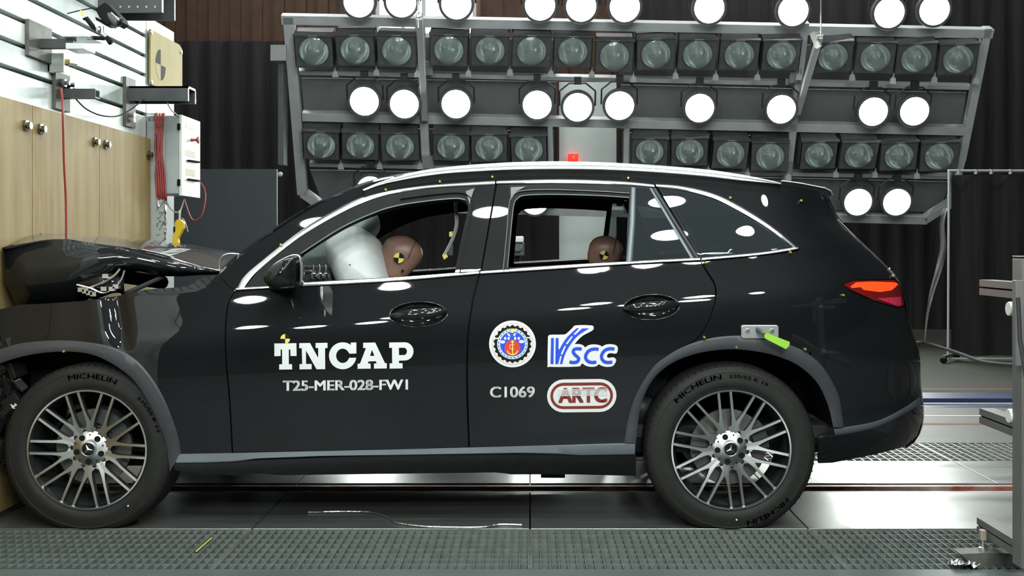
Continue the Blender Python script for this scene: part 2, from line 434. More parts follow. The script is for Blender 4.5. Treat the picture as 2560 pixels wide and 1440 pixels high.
ARCH_FI = catm([(-45,932),(-22,920),(0,908),(70,888),(150,879),(220,884),(275,906),(330,946),(365,995),(395,1055),(415,1110),(424,1180)], 5)
silp = [(x-3, y) for x, y in SIL]
lamp_poly = [(2108,711),(2132,702),(2236,700),(2250,712),(2257,740),(2261,764),(2246,768),(2180,748),(2130,726)]
seam = catm([(2182,750),(2176,775),(2165,800),(2140,824),(2100,843),(2060,858),(2022,884)], 4)

FD = [(588,728),(672,723),(748,718),(1000,704),(1197,687)]+catm([(1197,687),(1183,740),(1170,820),(1166,900),(1167,1000),(1171,1118)], 4)[1:]+[(1000,1123),(582,1131)]+catm([(582,1131),(575,1000),(566,900),(565,822),(571,760),(588,728)], 4)[1:-1]
RD = [(1200,687),(1400,674),(1600,661),(1752,654),(1764,676)]+catm([(1786,712),(1787,750),(1766,812),(1740,848),(1712,864)], 4)+[p for p in reversed(ARCH_R) if p[0] < 1705]+[(1558,1108),(1174,1118)]+catm([(1174,1118),(1170,1000),(1169,900),(1173,820),(1186,740),(1200,687)], 4)[1:-1]
FENDER = [(-42,782),(0,773),(50,762)]+catm([(50,762),(130,758),(210,752),(290,741),(345,727),(400,721),(467,716),(500,697),(545,689)], 3)[1:]+catm([(586,729),(569,760),(562,822),(563,900),(572,1000),(579,1131)], 4)+list(reversed(ARCH_F))
ell = lambda cx, cy_, rx, ry, n=28, rot=0: [(cx+rx*math.cos(2*PI*i/n)*math.cos(rot)-ry*math.sin(2*PI*i/n)*math.sin(rot), cy_+rx*math.cos(2*PI*i/n)*math.sin(rot)+ry*math.sin(2*PI*i/n)*math.cos(rot)) for i in range(n)]
CUP_F = ell(1046,786,70,31,32,-.04); CUP_R = ell(1629,768,68,31,32,-.04)

SIDE = ROOF+silp[1:8]+[(2276,804),(2280,832),(2296,880),(2300,960),(2304,1000),(2306,1050),(2292,1090),(2258,1118),(2180,1138),(2080,1157),(2060,1157)]
# upper side frame and rear quarter
frame_outer = ROOF+silp[1:5]+[(2246,705)]+[(2236,698),(2132,700),(2105,711),(2130,729),(2179,751)]+seam[1:]+[p for p in reversed(ARCH_R) if 1712 < p[0] < 2022]+catm([(1716,862),(1744,848),(1769,812),(1790,750),(1789,711),(1767,675),(1754,655)], 3)+[(1900,641),(1995,628),(2000,621)]+list(reversed(D_TOP))[1:]+[(587,728)]
side = panel('side_frame', frame_outer, [], 'paint', car, step=12)
fender = panel('front_fender', FENDER, [], 'paint', car, step=9); fender[1].scale = (1, 1, .86)
fd = panel('front_door', offset(FD, -.9), [CUP_F], 'paint', car, step=11)
rd = panel('rear_door', offset(RD, -.9), [CUP_R], 'paint', car, step=11)
bump_outer = [(2182,753),(2245,771),(2262,768)]+silp[7:9]+[(2280,835),(2296,880),(2300,960),(2304,1000),(2306,1050),(2292,1090),(2258,1118),(2180,1138),(2080,1157),(2046,1158)]+[(2046,1090),(2084,1069),(2108,1069)]+[p for p in reversed(ARCH_R) if p[0] > 2024]+list(reversed(seam))[1:-1]
rb = panel('rear_bumper', bump_outer, [], 'gloss', car, step=12)
ribbon('bumper_strip', catm([(2084,1072),(2150,1062),(2200,1050),(2260,1020),(2299,992)], 4), catm([(2088,1090),(2150,1080),(2200,1066),(2260,1036),(2302,1009)], 4), 'strip2', car, .007)
ribbon('rear_wheel_arch', ARCH_R, ARCH_RI, 'plastic', car, .012, prof_=[(0,.2),(.15,.8),(.5,1),(.85,1),(1,.7)], N=70)
ribbon('front_wheel_arch', ARCH_F, ARCH_FI, 'plastic', car, .012, prof_=[(0,.2),(.15,.8),(.5,1),(.85,1),(1,.7)], N=70)
# sills
ribbon('sill_strip', [(440,1135),(585,1132),(1000,1123),(1300,1115),(1588,1107)], [(440,1158),(520,1157),(590,1154),(640,1147),(800,1141),(1000,1138),(1300,1133),(1400,1135),(1450,1138),(1587,1136)], 'strip', car, .010, prof_=[(0,.3),(.1,1),(.9,1.2),(1,.9)])
ribbon('sill_panel', [(436,1156),(590,1152),(1000,1136),(1590,1134)], [(436,1176),(500,1184),(590,1189),(640,1183),(700,1188),(1250,1181),(1270,1186),(1440,1186),(1590,1190)], 'dark', car, .010, prof_=[(0,.2),(.2,.6),(.5,1),(1,1)], base=.0)
# wheel-arch liners
def liner(edge, nm):
    e = [S(x, y, -.005) for x, y in edge]
    for s in (0, 1):
        rows = [[(mir(v+Vector((0, d, 0))) if s else v+Vector((0, d, 0))) for v in e] for d in (0, .12, .42)]
        m = MB().grid(rows); n = len(e); c = rows[2]
        m.add(c, [tuple(range(n))]); m.build('arch_liner', 'dark', car)
liner(ARCH_RI, 'r'); liner(ARCH_FI, 'f')

# window openings
OPEN_F = catm([(752,634),(800,602),(850,571),(893,549),(935,532),(994,514),(1072,502),(1140,496),(1163,502),(1170,516),(1168,535),(1155,590),(1137,681)], 4)+[(1000,692),(752,705)]
OPEN_R = [(1269,669)]+catm([(1269,669),(1276,590),(1284,514),(1292,499),(1308,490),(1377,486),(1494,489),(1573,494)], 4)[1:]+[(1565,653)]
PANE_R = [(1590,470),(1630,473),(1731,648),(1583,656)]
fr_f = catm([(613,718),(640,684),(660,664),(710,623),(760,586),(827,546),(893,513),(960,489),(1060,473),(1200,464),(1238,462)], 4)+[(1201,678),(1000,693),(750,707),(672,714)]
fr_r = [(1243,462),(1400,459),(1550,462),(1630,468),(1742,646),(1600,652),(1400,666),(1205,678)]
panel('window_frame', fr_f, [OPEN_F], 'rubber', car, out=.002, solid=.03, step=12)
panel('window_frame', fr_r, [OPEN_R, PANE_R], 'rubber', car, out=.002, solid=.03, step=12)
# glossy pillar covers between the door windows
panel('pillar_cover', [(1190,466),(1238,463),(1201,677),(1138,681),(1156,592),(1171,534),(1177,500)], [], 'gloss', car, out=.006, solid=.004)
panel('pillar_cover', [(1243,463),(1272,463),(1271,520),(1262,600),(1254,674),(1205,677)], [], 'gloss', car, out=.006, solid=.004)
panel('pillar_corner', [(1164,478),(1186,470),(1176,500),(1175,512)], [], 'sealgrey', car, out=.008, solid=.003)
panel('pillar_corner', [(1277,468),(1316,466),(1292,478),(1277,500)], [], 'sealgrey', car, out=.008, solid=.003)
def sealline(pts, wd=3, nm='window_seal', m='sealgrey', b=.004, out=.004):
    L = offset_line(pts, wd/2); R_ = offset_line(pts, -wd/2); return ribbon(nm, L, R_, m, car, b, N=50, out=out)
def offset_line(pts, d):
    out = []
    for i, p in enumerate(pts):
        a = Vector(pts[max(i-1, 0)][:2]); b = Vector(pts[min(i+1, len(pts)-1)][:2]); t = (b-a).normalized()
        out.append((p[0]-t.y*d, p[1]+t.x*d))
    return out
sealline(catm([(752,634),(850,571),(935,532),(994,514),(1072,502),(1140,496),(1163,500)], 5), 3.5)
sealline(catm([(1000,497),(1072,487),(1140,481),(1166,486),(1181,503),(1180,530),(1166,590),(1150,680)], 5), 3, m='rubber', b=.01)
sealline(catm([(1269,669),(1276,590),(1284,514),(1292,499),(1308,489),(1377,486),(1494,489),(1573,494)], 5), 3)
sealline(catm([(1258,674),(1266,590),(1273,510),(1283,488),(1305,477),(1377,474),(1494,478),(1574,483)], 5), 3, b=.008)
ribbon('window_divider', [(1577,468),(1573,560),(1565,655)], [(1590,469),(1588,560),(1581,655)], 'strip', car, .012, N=20)
ribbon('window_divider', [(1630,470),(1742,650)], [(1640,470),(1752,650)], 'plastic', car, .008, N=20)
ribbon('window_divider', [(1622,470),(1728,650)], [(1630,470),(1738,650)], 'strip', car, .006, N=20)
panel('window_glass', PANE_R, [], 'glassdark', car, out=.001, solid=0)
QG = catm([(1656,472),(1700,477),(1780,498),(1850,532),(1900,562),(1945,592),(1980,616)], 4)+[(1900,630),(1758,644)]
panel('quarter_glass', QG, [], 'glassdark', car, out=.001, solid=0)
panel('quarter_frame', offset(QG, 8), [offset(QG, -7)], 'gloss', car, out=-.002, solid=.01)
# bright trims round the glass
c1 = catm([(590,725),(610,690),(660,647),(710,607),(760,570),(827,530),(893,497),(960,478),(1027,467),(1093,460),(1200,453),(1238,451)], 4)
c2 = catm([(612,719),(632,692),(665,661),(710,624),(760,587),(827,547),(893,514),(960,490),(1027,478),(1093,470),(1200,464),(1237,462)], 4)
ribbon('chrome_trim', c1, c2, 'chrome', car, .009, N=80)
ribbon('chrome_trim', catm([(1241,451),(1400,447),(1550,452),(1634,460)], 5), catm([(1241,461),(1400,459),(1550,463),(1638,469)], 5), 'chrome', car, .009)
ribbon('chrome_trim', catm([(1638,459),(1700,464),(1780,482),(1840,508),(1900,543),(1950,578),(1996,618)], 5), catm([(1642,468),(1700,475),(1780,496),(1840,525),(1900,560),(1945,591),(1984,620)], 5), 'chrome', car, .009)
ribbon('chrome_trim', [(592,718),(672,714)], [(588,727),(672,722)], 'chrome', car, .009, N=12)
ribbon('chrome_trim', catm([(748,706),(900,698),(1000,692),(1198,677)], 4), catm([(748,717),(900,709),(1000,703),(1198,686)], 4), 'chrome', car, .009)
ribbon('chrome_trim', catm([(1201,677),(1400,663),(1600,651),(1750,643)], 4), catm([(1201,686),(1400,673),(1600,660),(1750,652)], 4), 'chrome', car, .009)
ribbon('chrome_trim', catm([(1755,643),(1900,630),(1985,617),(1996,618)], 4), catm([(1755,652),(1900,639),(1985,626),(1996,622)], 4), 'chrome', car, .009)
# roof rails standing on the roof edge
ru = catm([(906,474),(950,455),(1000,440),(1060,425),(1150,414),(1300,405),(1450,404),(1600,410),(1750,422),(1850,436),(1930,452),(1952,458)], 5)
rl = catm([(910,477),(950,463),(1000,452),(1100,437),(1200,430),(1300,426),(1450,425),(1600,430),(1750,441),(1850,452),(1930,459),(1952,461)], 5)
rr = resample(ru, 70); rq = resample(rl, 70)
pr = [(0,-.05),(0,.0),(.15,.012),(.40,.016),(.46,.008),(.52,.008),(.58,.018),(.85,.018),(1,.004),(1,-.03)]
rows = []
for v, h in pr:
    row = []
    for a, b in zip(rr, rq):
        y = a[1]+(b[1]-a[1])*v; p = S(b[0], b[1]+2); row.append(W(a[0]+(b[0]-a[0])*v, y, p.y-.01-h))
    rows.append(row)
for mm in (0, 1):
    MB().grid([[mir(v) for v in r] for r in rows] if mm else rows).build('roof_rail', 'alu', car, smooth='auto')

# black inner shell just behind the side panels (door backs, pillars)
inner = panel('inner_shell', offset(ROOF+[(2040,560),(2160,700),(2180,760),(2240,830),(2250,1060),(2120,1120)]+list(reversed(ARCH_R))+[(1558,1186),(455,1180)]+list(reversed(ARCH_F))+[(-40,790),(0,780),(290,750),(470,722)], -4), [offset(OPEN_F, 9), offset(OPEN_R, 9), offset(PANE_R, 6), offset(QG, -2)], 'dark', car, out=-.035, solid=.006, step=22)

# roof, windscreen, rear glass, tailgate
E = [S(x, y) for x, y in resample(ROOF, 60)]
def cross(e, cr=.055, shift=0., n=14):
    out = []
    for k in range(n+1):
        v = -1+2*k/n; y = YC+v*(YC-e.y); out.append(Vector((e.x+shift*(1-v*v), y, e.z+cr*(1-v*v))))
    return out
iw = max(i for i, e in enumerate(E) if e.x < (912-CX)*5.08/F)
MB().grid([cross(e, .045*min(1, .3+i/iw), -.16*(1-.6*i/iw)) for i, e in enumerate(E[:iw+1])]).build('windscreen', 'glassclear', car, smooth=True)
roofr = [cross(e, .045, -.064*max(0, 1-(e.x-E[iw].x)/.3)) for e in E[iw:]]
MB().grid(roofr).build('roof', 'paint', car, smooth=True)
MB().grid([[v+Vector((0, 0, -.05)) for v in r[1:-1]] for r in roofr[1:-1]]).build('headliner', 'liner', car, smooth=True)
def tail(z0, z1, nz, t=.62, ins=0.):
    rows = []
    for i in range(nz+1):
        z = z0+(z1-z0)*i/nz; xe = XE(z)-ins; a = xe-XS; b = YC-Y0-prof(z-Zb(1.9)); r = []
        for k in range(25):
            v = -t+2*t*k/24; u = (1-abs(v)**3)**(1/3); r.append(Vector((XS+a*u, YC+b*v, z)))
        rows.append(r)
    return rows
MB().grid(tail(.27, .80, 14)).build('bumper_shell', 'gloss', car, smooth=True)
MB().grid(tail(.80, 1.13, 10)).build('tailgate', 'paint', car, smooth=True)
MB().grid(tail(1.13, 1.45, 10)).build('rear_window', 'glassdark', car, smooth=True)
# spoiler on the roof end
sp = [(1952,452),(2000,459),(2062,470),(2078,478),(2081,488),(2066,496),(2030,488),(1970,470)]
MB().prism([W(x, y, 5.17) for x, y in sp], (0, 1.12, 0)).build('roof_spoiler', 'gloss', car, bevel=.006)
MB().tube([W(x, y, 5.16) for x, y in [(1954,452),(2000,458),(2062,470),(2078,478),(2081,487)]], .003).build('spoiler_edge', 'alu', car)
MB().tube([S(x, y, .002) for x, y in [(2094,548),(2138,592),(2188,639),(2229,680),(2246,704)]], .003).build('glass_edge', 'alu', car)
MB().tube([S(x, y, .004) for x, y in [(2222,672),(2236,688)]], .008).build('wiper_cap', 'chrome', car)
panel('tail_lamp', lamp_poly, [], 'redlens', car, out=.005, solid=.01, step=8)
panel('lit_lamp_band', [(2126,716),(2140,706),(2180,704),(2240,706),(2246,712),(2228,726),(2200,730),(2160,725),(2152,718),(2130,720)], [], 'redlit', car, out=.0085, solid=0, step=8, label='glowing red-orange light band')
panel('lamp_reflector', [(2192,746),(2252,742),(2254,762),(2244,765)], [], 'pink', car, out=.0085, solid=0, step=6)
# underbody, exhaust, floor pan
ub = MB(); ub.box((-2.2, 5.0, .30), (1.45, 6.46, .36)); ub.box((-.12, 5.2, .20), (.22, 6.2, .31)); ub.box((.05, 5.12, .16), (.16, 5.4, .31)); ub.box((.75, 5.1, .2), (1.0, 6.3, .33))
ub.tube([(-.9, 5.75, .24), (-.3, 5.75, .23), (.5, 5.6, .23), (1.4, 5.5, .25)], .035); ub.box((.36, 5.1, .26), (.52, 5.5, .31)); ub.box((-.45, 5.1, .2), (-.37, 5.25, .30)); ub.box((-2.0, 5.1, .22), (-1.35, 6.3, .5))
ub.build('underbody', 'dark', car)

# ---- door handles
def handle(cup, cx_, cy_, rx, par):
    for o_, s in zip(par, (0, 1)):
        f = mir if s else (lambda v: v)
        rows = []
        for sc, d in ((1.05,.003),(1.0,.004),(.97,-.004),(.86,-.020),(.62,-.030),(.3,-.034),(.02,-.035)):
            rows.append([f(S(cx_+(x-cx_)*sc, cy_+(y-cy_)*sc, d)) for x, y in cup+[cup[0]]])
        MB().grid(rows).build('handle_cup', 'gloss', o_, smooth=True)
        rows = []
        for i in range(17):
            t = -1+2*i/16; wdt = 12.5*max(.12, (1-abs(t)**3.2))**.5; x = cx_+t*(rx+2); yc = cy_-2-t*6; o = .012+.030*(1-abs(t)**2.5)
            rows.append([f(S(x, yc+wdt*math.cos(a), o+.012*math.sin(a)-.006)) for a in [2*PI*k/12 for k in range(13)]])
        MB().grid(rows).build('door_handle', 'gloss', o_, smooth=True)
handle(CUP_F, 1046, 786, 70, fd); handle(CUP_R, 1629, 768, 68, rd)
# ---- door mirrors
mo = catm([(748,641),(752,656),(751,712),(735,720),(700,722),(676,713),(667,700),(670,684),(690,661),(720,645),(740,640),(748,641)], 3)[:-1]
mx, my = 715, 684
for s in (0, 1):
    f = mir if s else (lambda v: v)
    rows = [[f(W(mx+(x-mx)*sc, my+(y-my)*sc, 4.62)+Vector((0, d, 0))) for x, y in mo+[mo[0]]] for sc, d in ((.05,.15),(.6,.145),(.9,.11),(.99,.04),(1,0),(.97,-.06),(.85,-.1),(.5,-.12),(.05,-.125))]
    m = MB().grid(rows).build('door_mirror', 'gloss', car, smooth=True)
    MB().bar(f(W(712,712,4.75)), f(W(700,720,4.90)), .10, .035).build('mirror_foot', 'dark', m, bevel=.01)
    MB().prism([f(W(753,y,4.62+d)) for y, d in ((655,-.08),(655,.08),(705,.08),(705,-.08))], (.004, 0, 0)).build('mirror_glass', 'chrome', m)
    MB().tube([f(W(x,y,4.55)) for x, y in catm([(668,692),(684,664),(718,643),(740,638),(750,646),(752,680),(751,712)], 5)], .004).build('mirror_outline_glint', 'chrome', m)  # bright tube put in for the reflection round the housing edge

# ---- buckled bonnet
def hw(rows, nm, mat, solid=.004, sm=False):
    return MB().grid(rows).build(nm, mat, car, smooth=sm, solid=solid)
top = [[W(5,619,5.0), W(102,583,5.4), W(206,588,5.9), W(300,596,6.45)],
       [W(126,603,5.02), W(210,590,5.4), W(305,596,5.9), W(392,605,6.45)],
       [W(265,612,5.02), W(340,602,5.4), W(423,607,5.9), W(500,617,6.45)],
       [W(405,642,5.02), W(469,625,5.4), W(542,624,5.9), W(609,636,6.45)],
       [W(480,660,5.02), W(540,642,5.4), W(606,637,5.9), W(668,642,6.45)],
       [W(556,678,5.03), W(609,657,5.4), W(670,648,5.9), W(726,648,6.45)]]
fine = []
cols = list(zip(*[catm([tuple(v) for v in r], 4) for r in top]))
cols = [catm(list(c), 5) for c in cols]
random.seed(4)
rows = [[Vector(p)+Vector((0, 0, .006*math.sin(p[0]*14+p[1]*5)*math.sin(p[1]*9))) for p in c] for c in cols]
bon = hw([list(r) for r in zip(*rows)], 'bonnet', 'paint', .006, True)
fl = [((5,619),(10,700),(40,764)),((60,608),(70,690),(100,764)),((167,597),(170,680),(180,755)),((250,611),(250,655),(250,715)),((300,619),(300,650),(306,676)),((337,626),(345,650),(352,680)),((395,640),(400,662),(410,691)),((420,646),(440,672),(455,691)),((470,658),(490,675),(500,688)),((556,678),(557,681),(560,686))]
MB().grid([[W(*a,5.02), W(*b,4.99), W(*c,5.03)] for a, b, c in fl]).build('bonnet_flank', 'gloss', bon, smooth=True, solid=.004)
MB().grid([[W(5,619,5.0), W(55,602,5.2), W(102,583,5.4)],[W(14,700,5.0), W(60,700,5.2), W(104,700,5.4)],[W(40,764,5.03), W(75,768,5.2), W(110,770,5.4)]]).build('bonnet_nose', 'gloss', bon, solid=.004)
# engine bay contents seen through the gap
random.seed(11)
eb = MB()
eb.box((-2.28, 5.1, .55), (-1.72, 6.4, .90)); eb.box((-2.15, 5.2, .90), (-1.85, 6.2, .96)); eb.tube([(-2.1,5.15,.98),(-1.9,5.2,1.08),(-1.8,5.5,1.04)], .035); 
for i in range(14):
    x = random.uniform(-2.28, -2.0); y = random.uniform(5.06, 5.2); z = random.uniform(.9, 1.0)
    eb.box((x, y, z), (x+random.uniform(.03,.12), y+.05, z+random.uniform(.02,.09)), 0, Matrix.Rotation(random.uniform(-.06, .06), 4, 'Y'))
eb.build('engine_bay', 'dark', car, bevel=.008)
# crushed headlamp with a bright curved rim
hl = MB()
hl.tube([W(x,y,4.97) for x, y in catm([(214,722),(245,712),(270,700),(290,685),(300,672)], 5)], .006)
hl.tube([W(x,y,4.96) for x, y in catm([(192,712),(225,720),(258,733),(285,722),(303,700),(312,676)], 5)], .005)
for x, y in ((262,722),(282,722),(292,716),(266,690),(236,735),(205,724),(216,728),(226,732)): hl.box(tuple(W(x-4,y+5,4.98)), tuple(W(x+4,y-5,4.95)))
hl.build('headlamp_rim', 'chrome', car, smooth='auto')
hb = MB().grid([[W(180+i*13, 690+j*10+8*math.sin(i*.7+j), 5.02-.03*math.sin(j*.7)*math.sin(i*.3)) for i in range(11)] for j in range(6)])
hb.build('headlamp_housing', 'gloss', car, smooth=True, solid=.01)
MB().tube([W(306,738,5.06), W(410,691,5.06)], .011).build('bonnet_strut', 'gsteel', car, smooth='auto')
MB().tube([W(x,y,5.1) for x, y in catm([(549,682),(549,662),(554,645),(566,636),(590,635),(631,641)], 5)], .0045).build('cowl_edge', 'chrome', car)
MB().bar(W(548,684,5.02), W(566,678,5.02), .03, .02).add(*[[],[]]).build('bonnet_hinge', 'alu', car, bevel=.004)
MB().grid([[W(470,716,4.93),W(560,686,5.0),W(590,690,5.1)],[W(470,716,5.73),W(560,686,5.73),W(560,670,5.73)],[mir(W(470,716,4.93)),mir(W(560,686,5.0)),mir(W(590,690,5.1))]]).build('cowl_panel', 'dark', car)
MB().box((-1.45, 5.0, .4), (-1.40, 6.46, 1.05)).build('firewall', 'dark', car)
# crumpled nose
rows = []
for i in range(10):
    z = .25+i*.07; rows.append([Vector((-2.33+.05*math.sin(i*1.7+k*.9)+.03*math.sin(k*2.1), 4.92+k*1.62/12, z)) for k in range(13)])
MB().grid(rows).build('front_bumper', 'gloss', car, solid=.01)
cr = MB()
for i in range(26):
    x = random.uniform(-2.36, -2.2); y = random.uniform(4.86, 4.98); z = random.uniform(.3, .82)
    cr.box((-.03,-.02,-.04), (.04,.02,.04), 0, Matrix.Translation((x,y,z)) @ Matrix.Rotation(random.uniform(-1,1),4,'Y') @ Matrix.Rotation(random.uniform(-1,1),4,'Z'))
cr.build('bumper_debris', 'gloss', car, bevel=.006)

# ---- fiducial pins, tow-eye bracket
for x, y in ((703,612),(965,474),(1100,454),(1231,442),(1570,445),(1825,494),(1762,657),(1975,631),(2002,502),(2107,738),(1760,843),(1840,868),(2012,873),(162,878),(2231,690)):
    p = S(x, y); p.y -= .004
    MB().lathe([(0,-.012),(.004,-.012),(.006,-.008),(.006,.004),(0,.004)], p, n=12).build('marker_pin', 'gold', car, smooth='auto')
q = S(1900, 829); Yb = q.y-.016
br = MB().prism([W(x,y,Yb) for x, y in ((1857,813),(1943,813),(1947,817),(1947,842),(1943,846),(1857,846),(1853,842),(1853,817))], (0,.012,0)).build('bracket_plate', 'alu', car, bevel=.002)
br['label'] = 'aluminium bracket plate with two bolts above the rear wheel arch'
for x in (1869, 1930): MB().lathe([(0,-.008),(.008,-.008),(.010,-.003),(.010,0)], W(x,827,Yb), n=16).build('bolt', 'chrome', br)
MB().tube([W(1893,822,Yb), W(1900,828,Yb-.03), W(1912,836,Yb-.05)], .008).build('hook', 'rust', br)
MB().prism([W(x,y,Yb-.05) for x, y in ((1908,829),(1975,855),(1973,864),(1965,873),(1912,846))], (0,.018,0)).build('green_tag', 'green', br)

# ---- wheels
def wheel(xc, zc, a0, ymid, txt, far=False):
    sg = 1 if far else -1; c = Vector((xc, ymid, zc)); R = .370
    rim = MB()
    def P(r, a, d): return c+Vector((r*math.cos(a), sg*d, r*math.sin(a)))
    # rim lip and barrel
    o = .118
    rim.lathe([(.262, sg*(o-.010)),(.259, sg*(o-.002)),(.252, sg*(o-.002)),(.248, sg*(o-.012)),(.246,sg*(o-.03))], c, n=72)
    rim.lathe([(.246, sg*(o-.03)),(.236, sg*(o-.05)),(.236,-sg*.10),(.262,-sg*.105)], c, n=72, mi=1)
    rim.lathe([(.262,-sg*.02),(.262, sg*(o-.010))], c, n=72, mi=1)
    # hub dish
    rim.lathe([(.080, sg*(o-.0395)),(.068, sg*(o-.033)),(.045, sg*(o-.028)),(.034, sg*(o-.024)),(0, sg*(o-.024))], c, n=60)
    rim.lathe([(.080, sg*(o-.035)),(.076, sg*(o-.07)),(0, sg*(o-.07))], c, n=60, mi=1)
    for k in range(10):
        th = a0+k*2*PI/10
        for s in (-1, 1):
            L = []; Rr = []; n = 9; off = .0262*s
            for i in range(n):
                r = .070+(.250-.070)*i/(n-1); t = (r-.07)/.18
                hwid = .0054+.0165*max(0, 1-t*2.1)**2
                cc = off*(1+.16*max(0,1-t*2)); d = o-.010-.024*(1-t)**1.3
                L.append((r, cc-hwid, d)); Rr.append((r, cc+hwid, d))
            def Q(r, y, d): return c+Vector((r*math.cos(th)-y*math.sin(th), sg*d, r*math.sin(th)+y*math.cos(th)))
            top_ = [[Q(*p) for p in L], [Q(*p) for p in Rr]]
            rim.grid(top_)
            for e in (L, Rr): rim.grid([[Q(*p) for p in e], [Q(p[0], p[1]*.96, p[2]-.028) for p in e]], 1)
    wo = rim.build('wheel', ['wheel', 'wheeldark'], car, smooth='auto')
    # tyre
    pr = [(.247,-.10),(.262,-.112),(.30,-.122),(.335,-.118),(.354,-.106),(.364,-.095),(R,-.075),(R,-.03),(.362,-.028),(.362,-.022),(R,-.020),(R,.020),(.362,.022),(.362,.028),(R,.030),(R,.075),(.3655,.092),(.357,.104),(.340,.115),(.334,.1165),(.332,.1155),(.30,.122),(.285,.1215),(.270,.117),(.262,.110),(.257,.104)]
    ty = MB().lathe([(r, -sg*-h) for r, h in pr], c, n=96)
    for v in ty.v:
        if v.z < .003: v.z = .003
    # shoulder grooves
    for k in range(72):
        a = 2*PI*k/72
        if c.z+R*math.sin(a) > .04: ty.box((-.0015,-.012,-.004), (.0015,.012,.0012), 1, Matrix.Translation(P(.3655, a, .092)) @ Matrix.Rotation(-a+PI/2, 4, 'Y'))
    to = ty.build('tyre', ['tyre', 'dark'], wo, smooth='auto')
    # wheel bolts, cap with three-pointed star
    for k in range(5):
        bo = MB(); a = a0+PI/10+k*2*PI/5-.02
        bo.lathe([(0, sg*.0935),(.0125, sg*.0935),(.0125, sg*.088)], P(.056, a, 0), n=18)
        bo.build('bolt_hole', 'dark', wo)
        MB().lathe([(0, sg*.0925),(.0035, sg*.0925)], P(.062, a+PI/5, 0), n=10).build('small_hole', 'dark', wo)
    cap = MB().lathe([(.033, sg*.092),(.032, sg*.100),(.024, sg*.103),(0, sg*.103)], c, n=36)
    co = cap.build('centre_cap', 'gloss', wo, smooth='auto')
    st = MB().lathe([(.0335, sg*.094),(.0325, sg*.1015),(.029, sg*.1025),(.0265,sg*.101)], c, n=36)
    for k in range(3):
        a = a0*0+PI/2-.12+k*2*PI/3+(.5 if txt == 'front' else 0)
        st.add([P(.0055, a+PI/3, .106), P(.0225, a, .1045), P(.0055, a-PI/3, .106), P(0, 0, .109)], [(0,1,3),(1,2,3)])
    st.build('cap_star', 'chrome', wo, smooth=False)
    bd = MB().lathe([(.165,sg*.01),(.165,sg*.035),(.09,sg*.035),(.085,sg*.06),(0,sg*.06)], c, n=48)
    bd.build('brake_disc', 'disc', wo, smooth='auto')
    ca = MB().lathe([(.175,-sg*.02),(.175,sg*.06),(.11,sg*.06),(.11,-sg*.02)], c, n=64)
    ca.f = [f for i, f in enumerate(ca.f) if (3 < i % 64 < 15)] if not txt == 'rear' else [f for i, f in enumerate(ca.f) if (-1 < i % 64 < 8)]; ca.m = ca.m[:len(ca.f)]
    ca.build('brake_caliper', 'gsteel', wo)
    return wo, c
def text2d(s, bold=0., shear=0.):
    cu = bpy.data.curves.new('t', 'FONT'); cu.body = s; cu.size = 1; cu.offset = 0; cu.shear = shear; cu.resolution_u = 4; cu.fill_mode = 'BOTH' if hasattr(cu, 'fill_mode') and cu.dimensions == '2D' else cu.fill_mode
    o = bpy.data.objects.new('t', cu); COL.objects.link(o); bpy.context.view_layer.update()
    me = bpy.data.meshes.new_from_object(o.evaluated_get(bpy.context.evaluated_depsgraph_get()))
    vs = [(v.co.x, v.co.y) for v in me.vertices]; fs = [tuple(p.vertices) for p in me.polygons]
    bpy.data.objects.remove(o); bpy.data.curves.remove(cu); bpy.data.meshes.remove(me)
    x0 = min(v[0] for v in vs); x1 = max(v[0] for v in vs); y0 = min(v[1] for v in vs); y1 = max(v[1] for v in vs)
    if bold:   # heavier weight: the same outline laid down a few times, slightly shifted
        n = len(vs); v2 = []; f2 = []
        for k, (dx, dy) in enumerate(((-1,-.6),(1,-.6),(1,.6),(-1,.6),(0,0))): v2 += [(x+dx*bold, y+dy*bold) for x, y in vs]; f2 += [tuple(i+k*n for i in f) for f in fs]
        vs, fs = v2, f2; x0 -= bold; x1 += bold; y0 -= bold*.6; y1 += bold*.6
    return [((x-x0)/(x1-x0), (y-y0)/(y1-y0)) for x, y in vs], fs
def ringtext(s, c, a_start, a_end, r0, r1, d, parent, mat='tyretext', flip=1):
    vs, fs = text2d(s, .015)
    out = []
    for x, y in vs:
        a = a_start+(a_end-a_start)*x; r = r0+(r1-r0)*y
        out.append(c+Vector((r*math.cos(a), -d, r*math.sin(a))))
    MB().add(out, fs).build('tyre_lettering', mat, parent, solid=0)
XR = (1829-CX)*4.82/F; XF = (216-CX)*4.82/F; ZR = .3415; ZF = .3415
rad = math.radians
wr, cr_ = wheel(XR, ZR, rad(96.5), 4.94, 'rear'); wf, cf_ = wheel(XF, ZF, rad(105.6), 4.94, 'front')
wheel(XR, ZR, rad(80), 2*YC-4.94, 'rear', True); wheel(XF, ZF, rad(70), 2*YC-4.94, 'front', True)
ringtext('MICHELIN', cr_, rad(139), rad(98), .309, .331, .1245, wr); ringtext('235/55 R 19', cr_, rad(92), rad(61), .313, .327, .1245, wr)
ringtext('MICHELIN', cr_, rad(-41), rad(-78), .309, .331, .1245, wr)
ringtext('MICHELIN', cf_, rad(104), rad(66), .309, .331, .1245, wf); ringtext('235/55 R 19', cf_, rad(46), rad(14), .313, .327, .1245, wf)
for c, w_, a in ((cr_, wr, -86), (cf_, wf, -53)):
    MB().lathe([(0,-.001),(.0035,-.001),(.004,.001)], c+Vector((.30*math.cos(rad(a)), -.1235, .30*math.sin(rad(a)))), n=12).build('tyre_dot', 'white', w_)

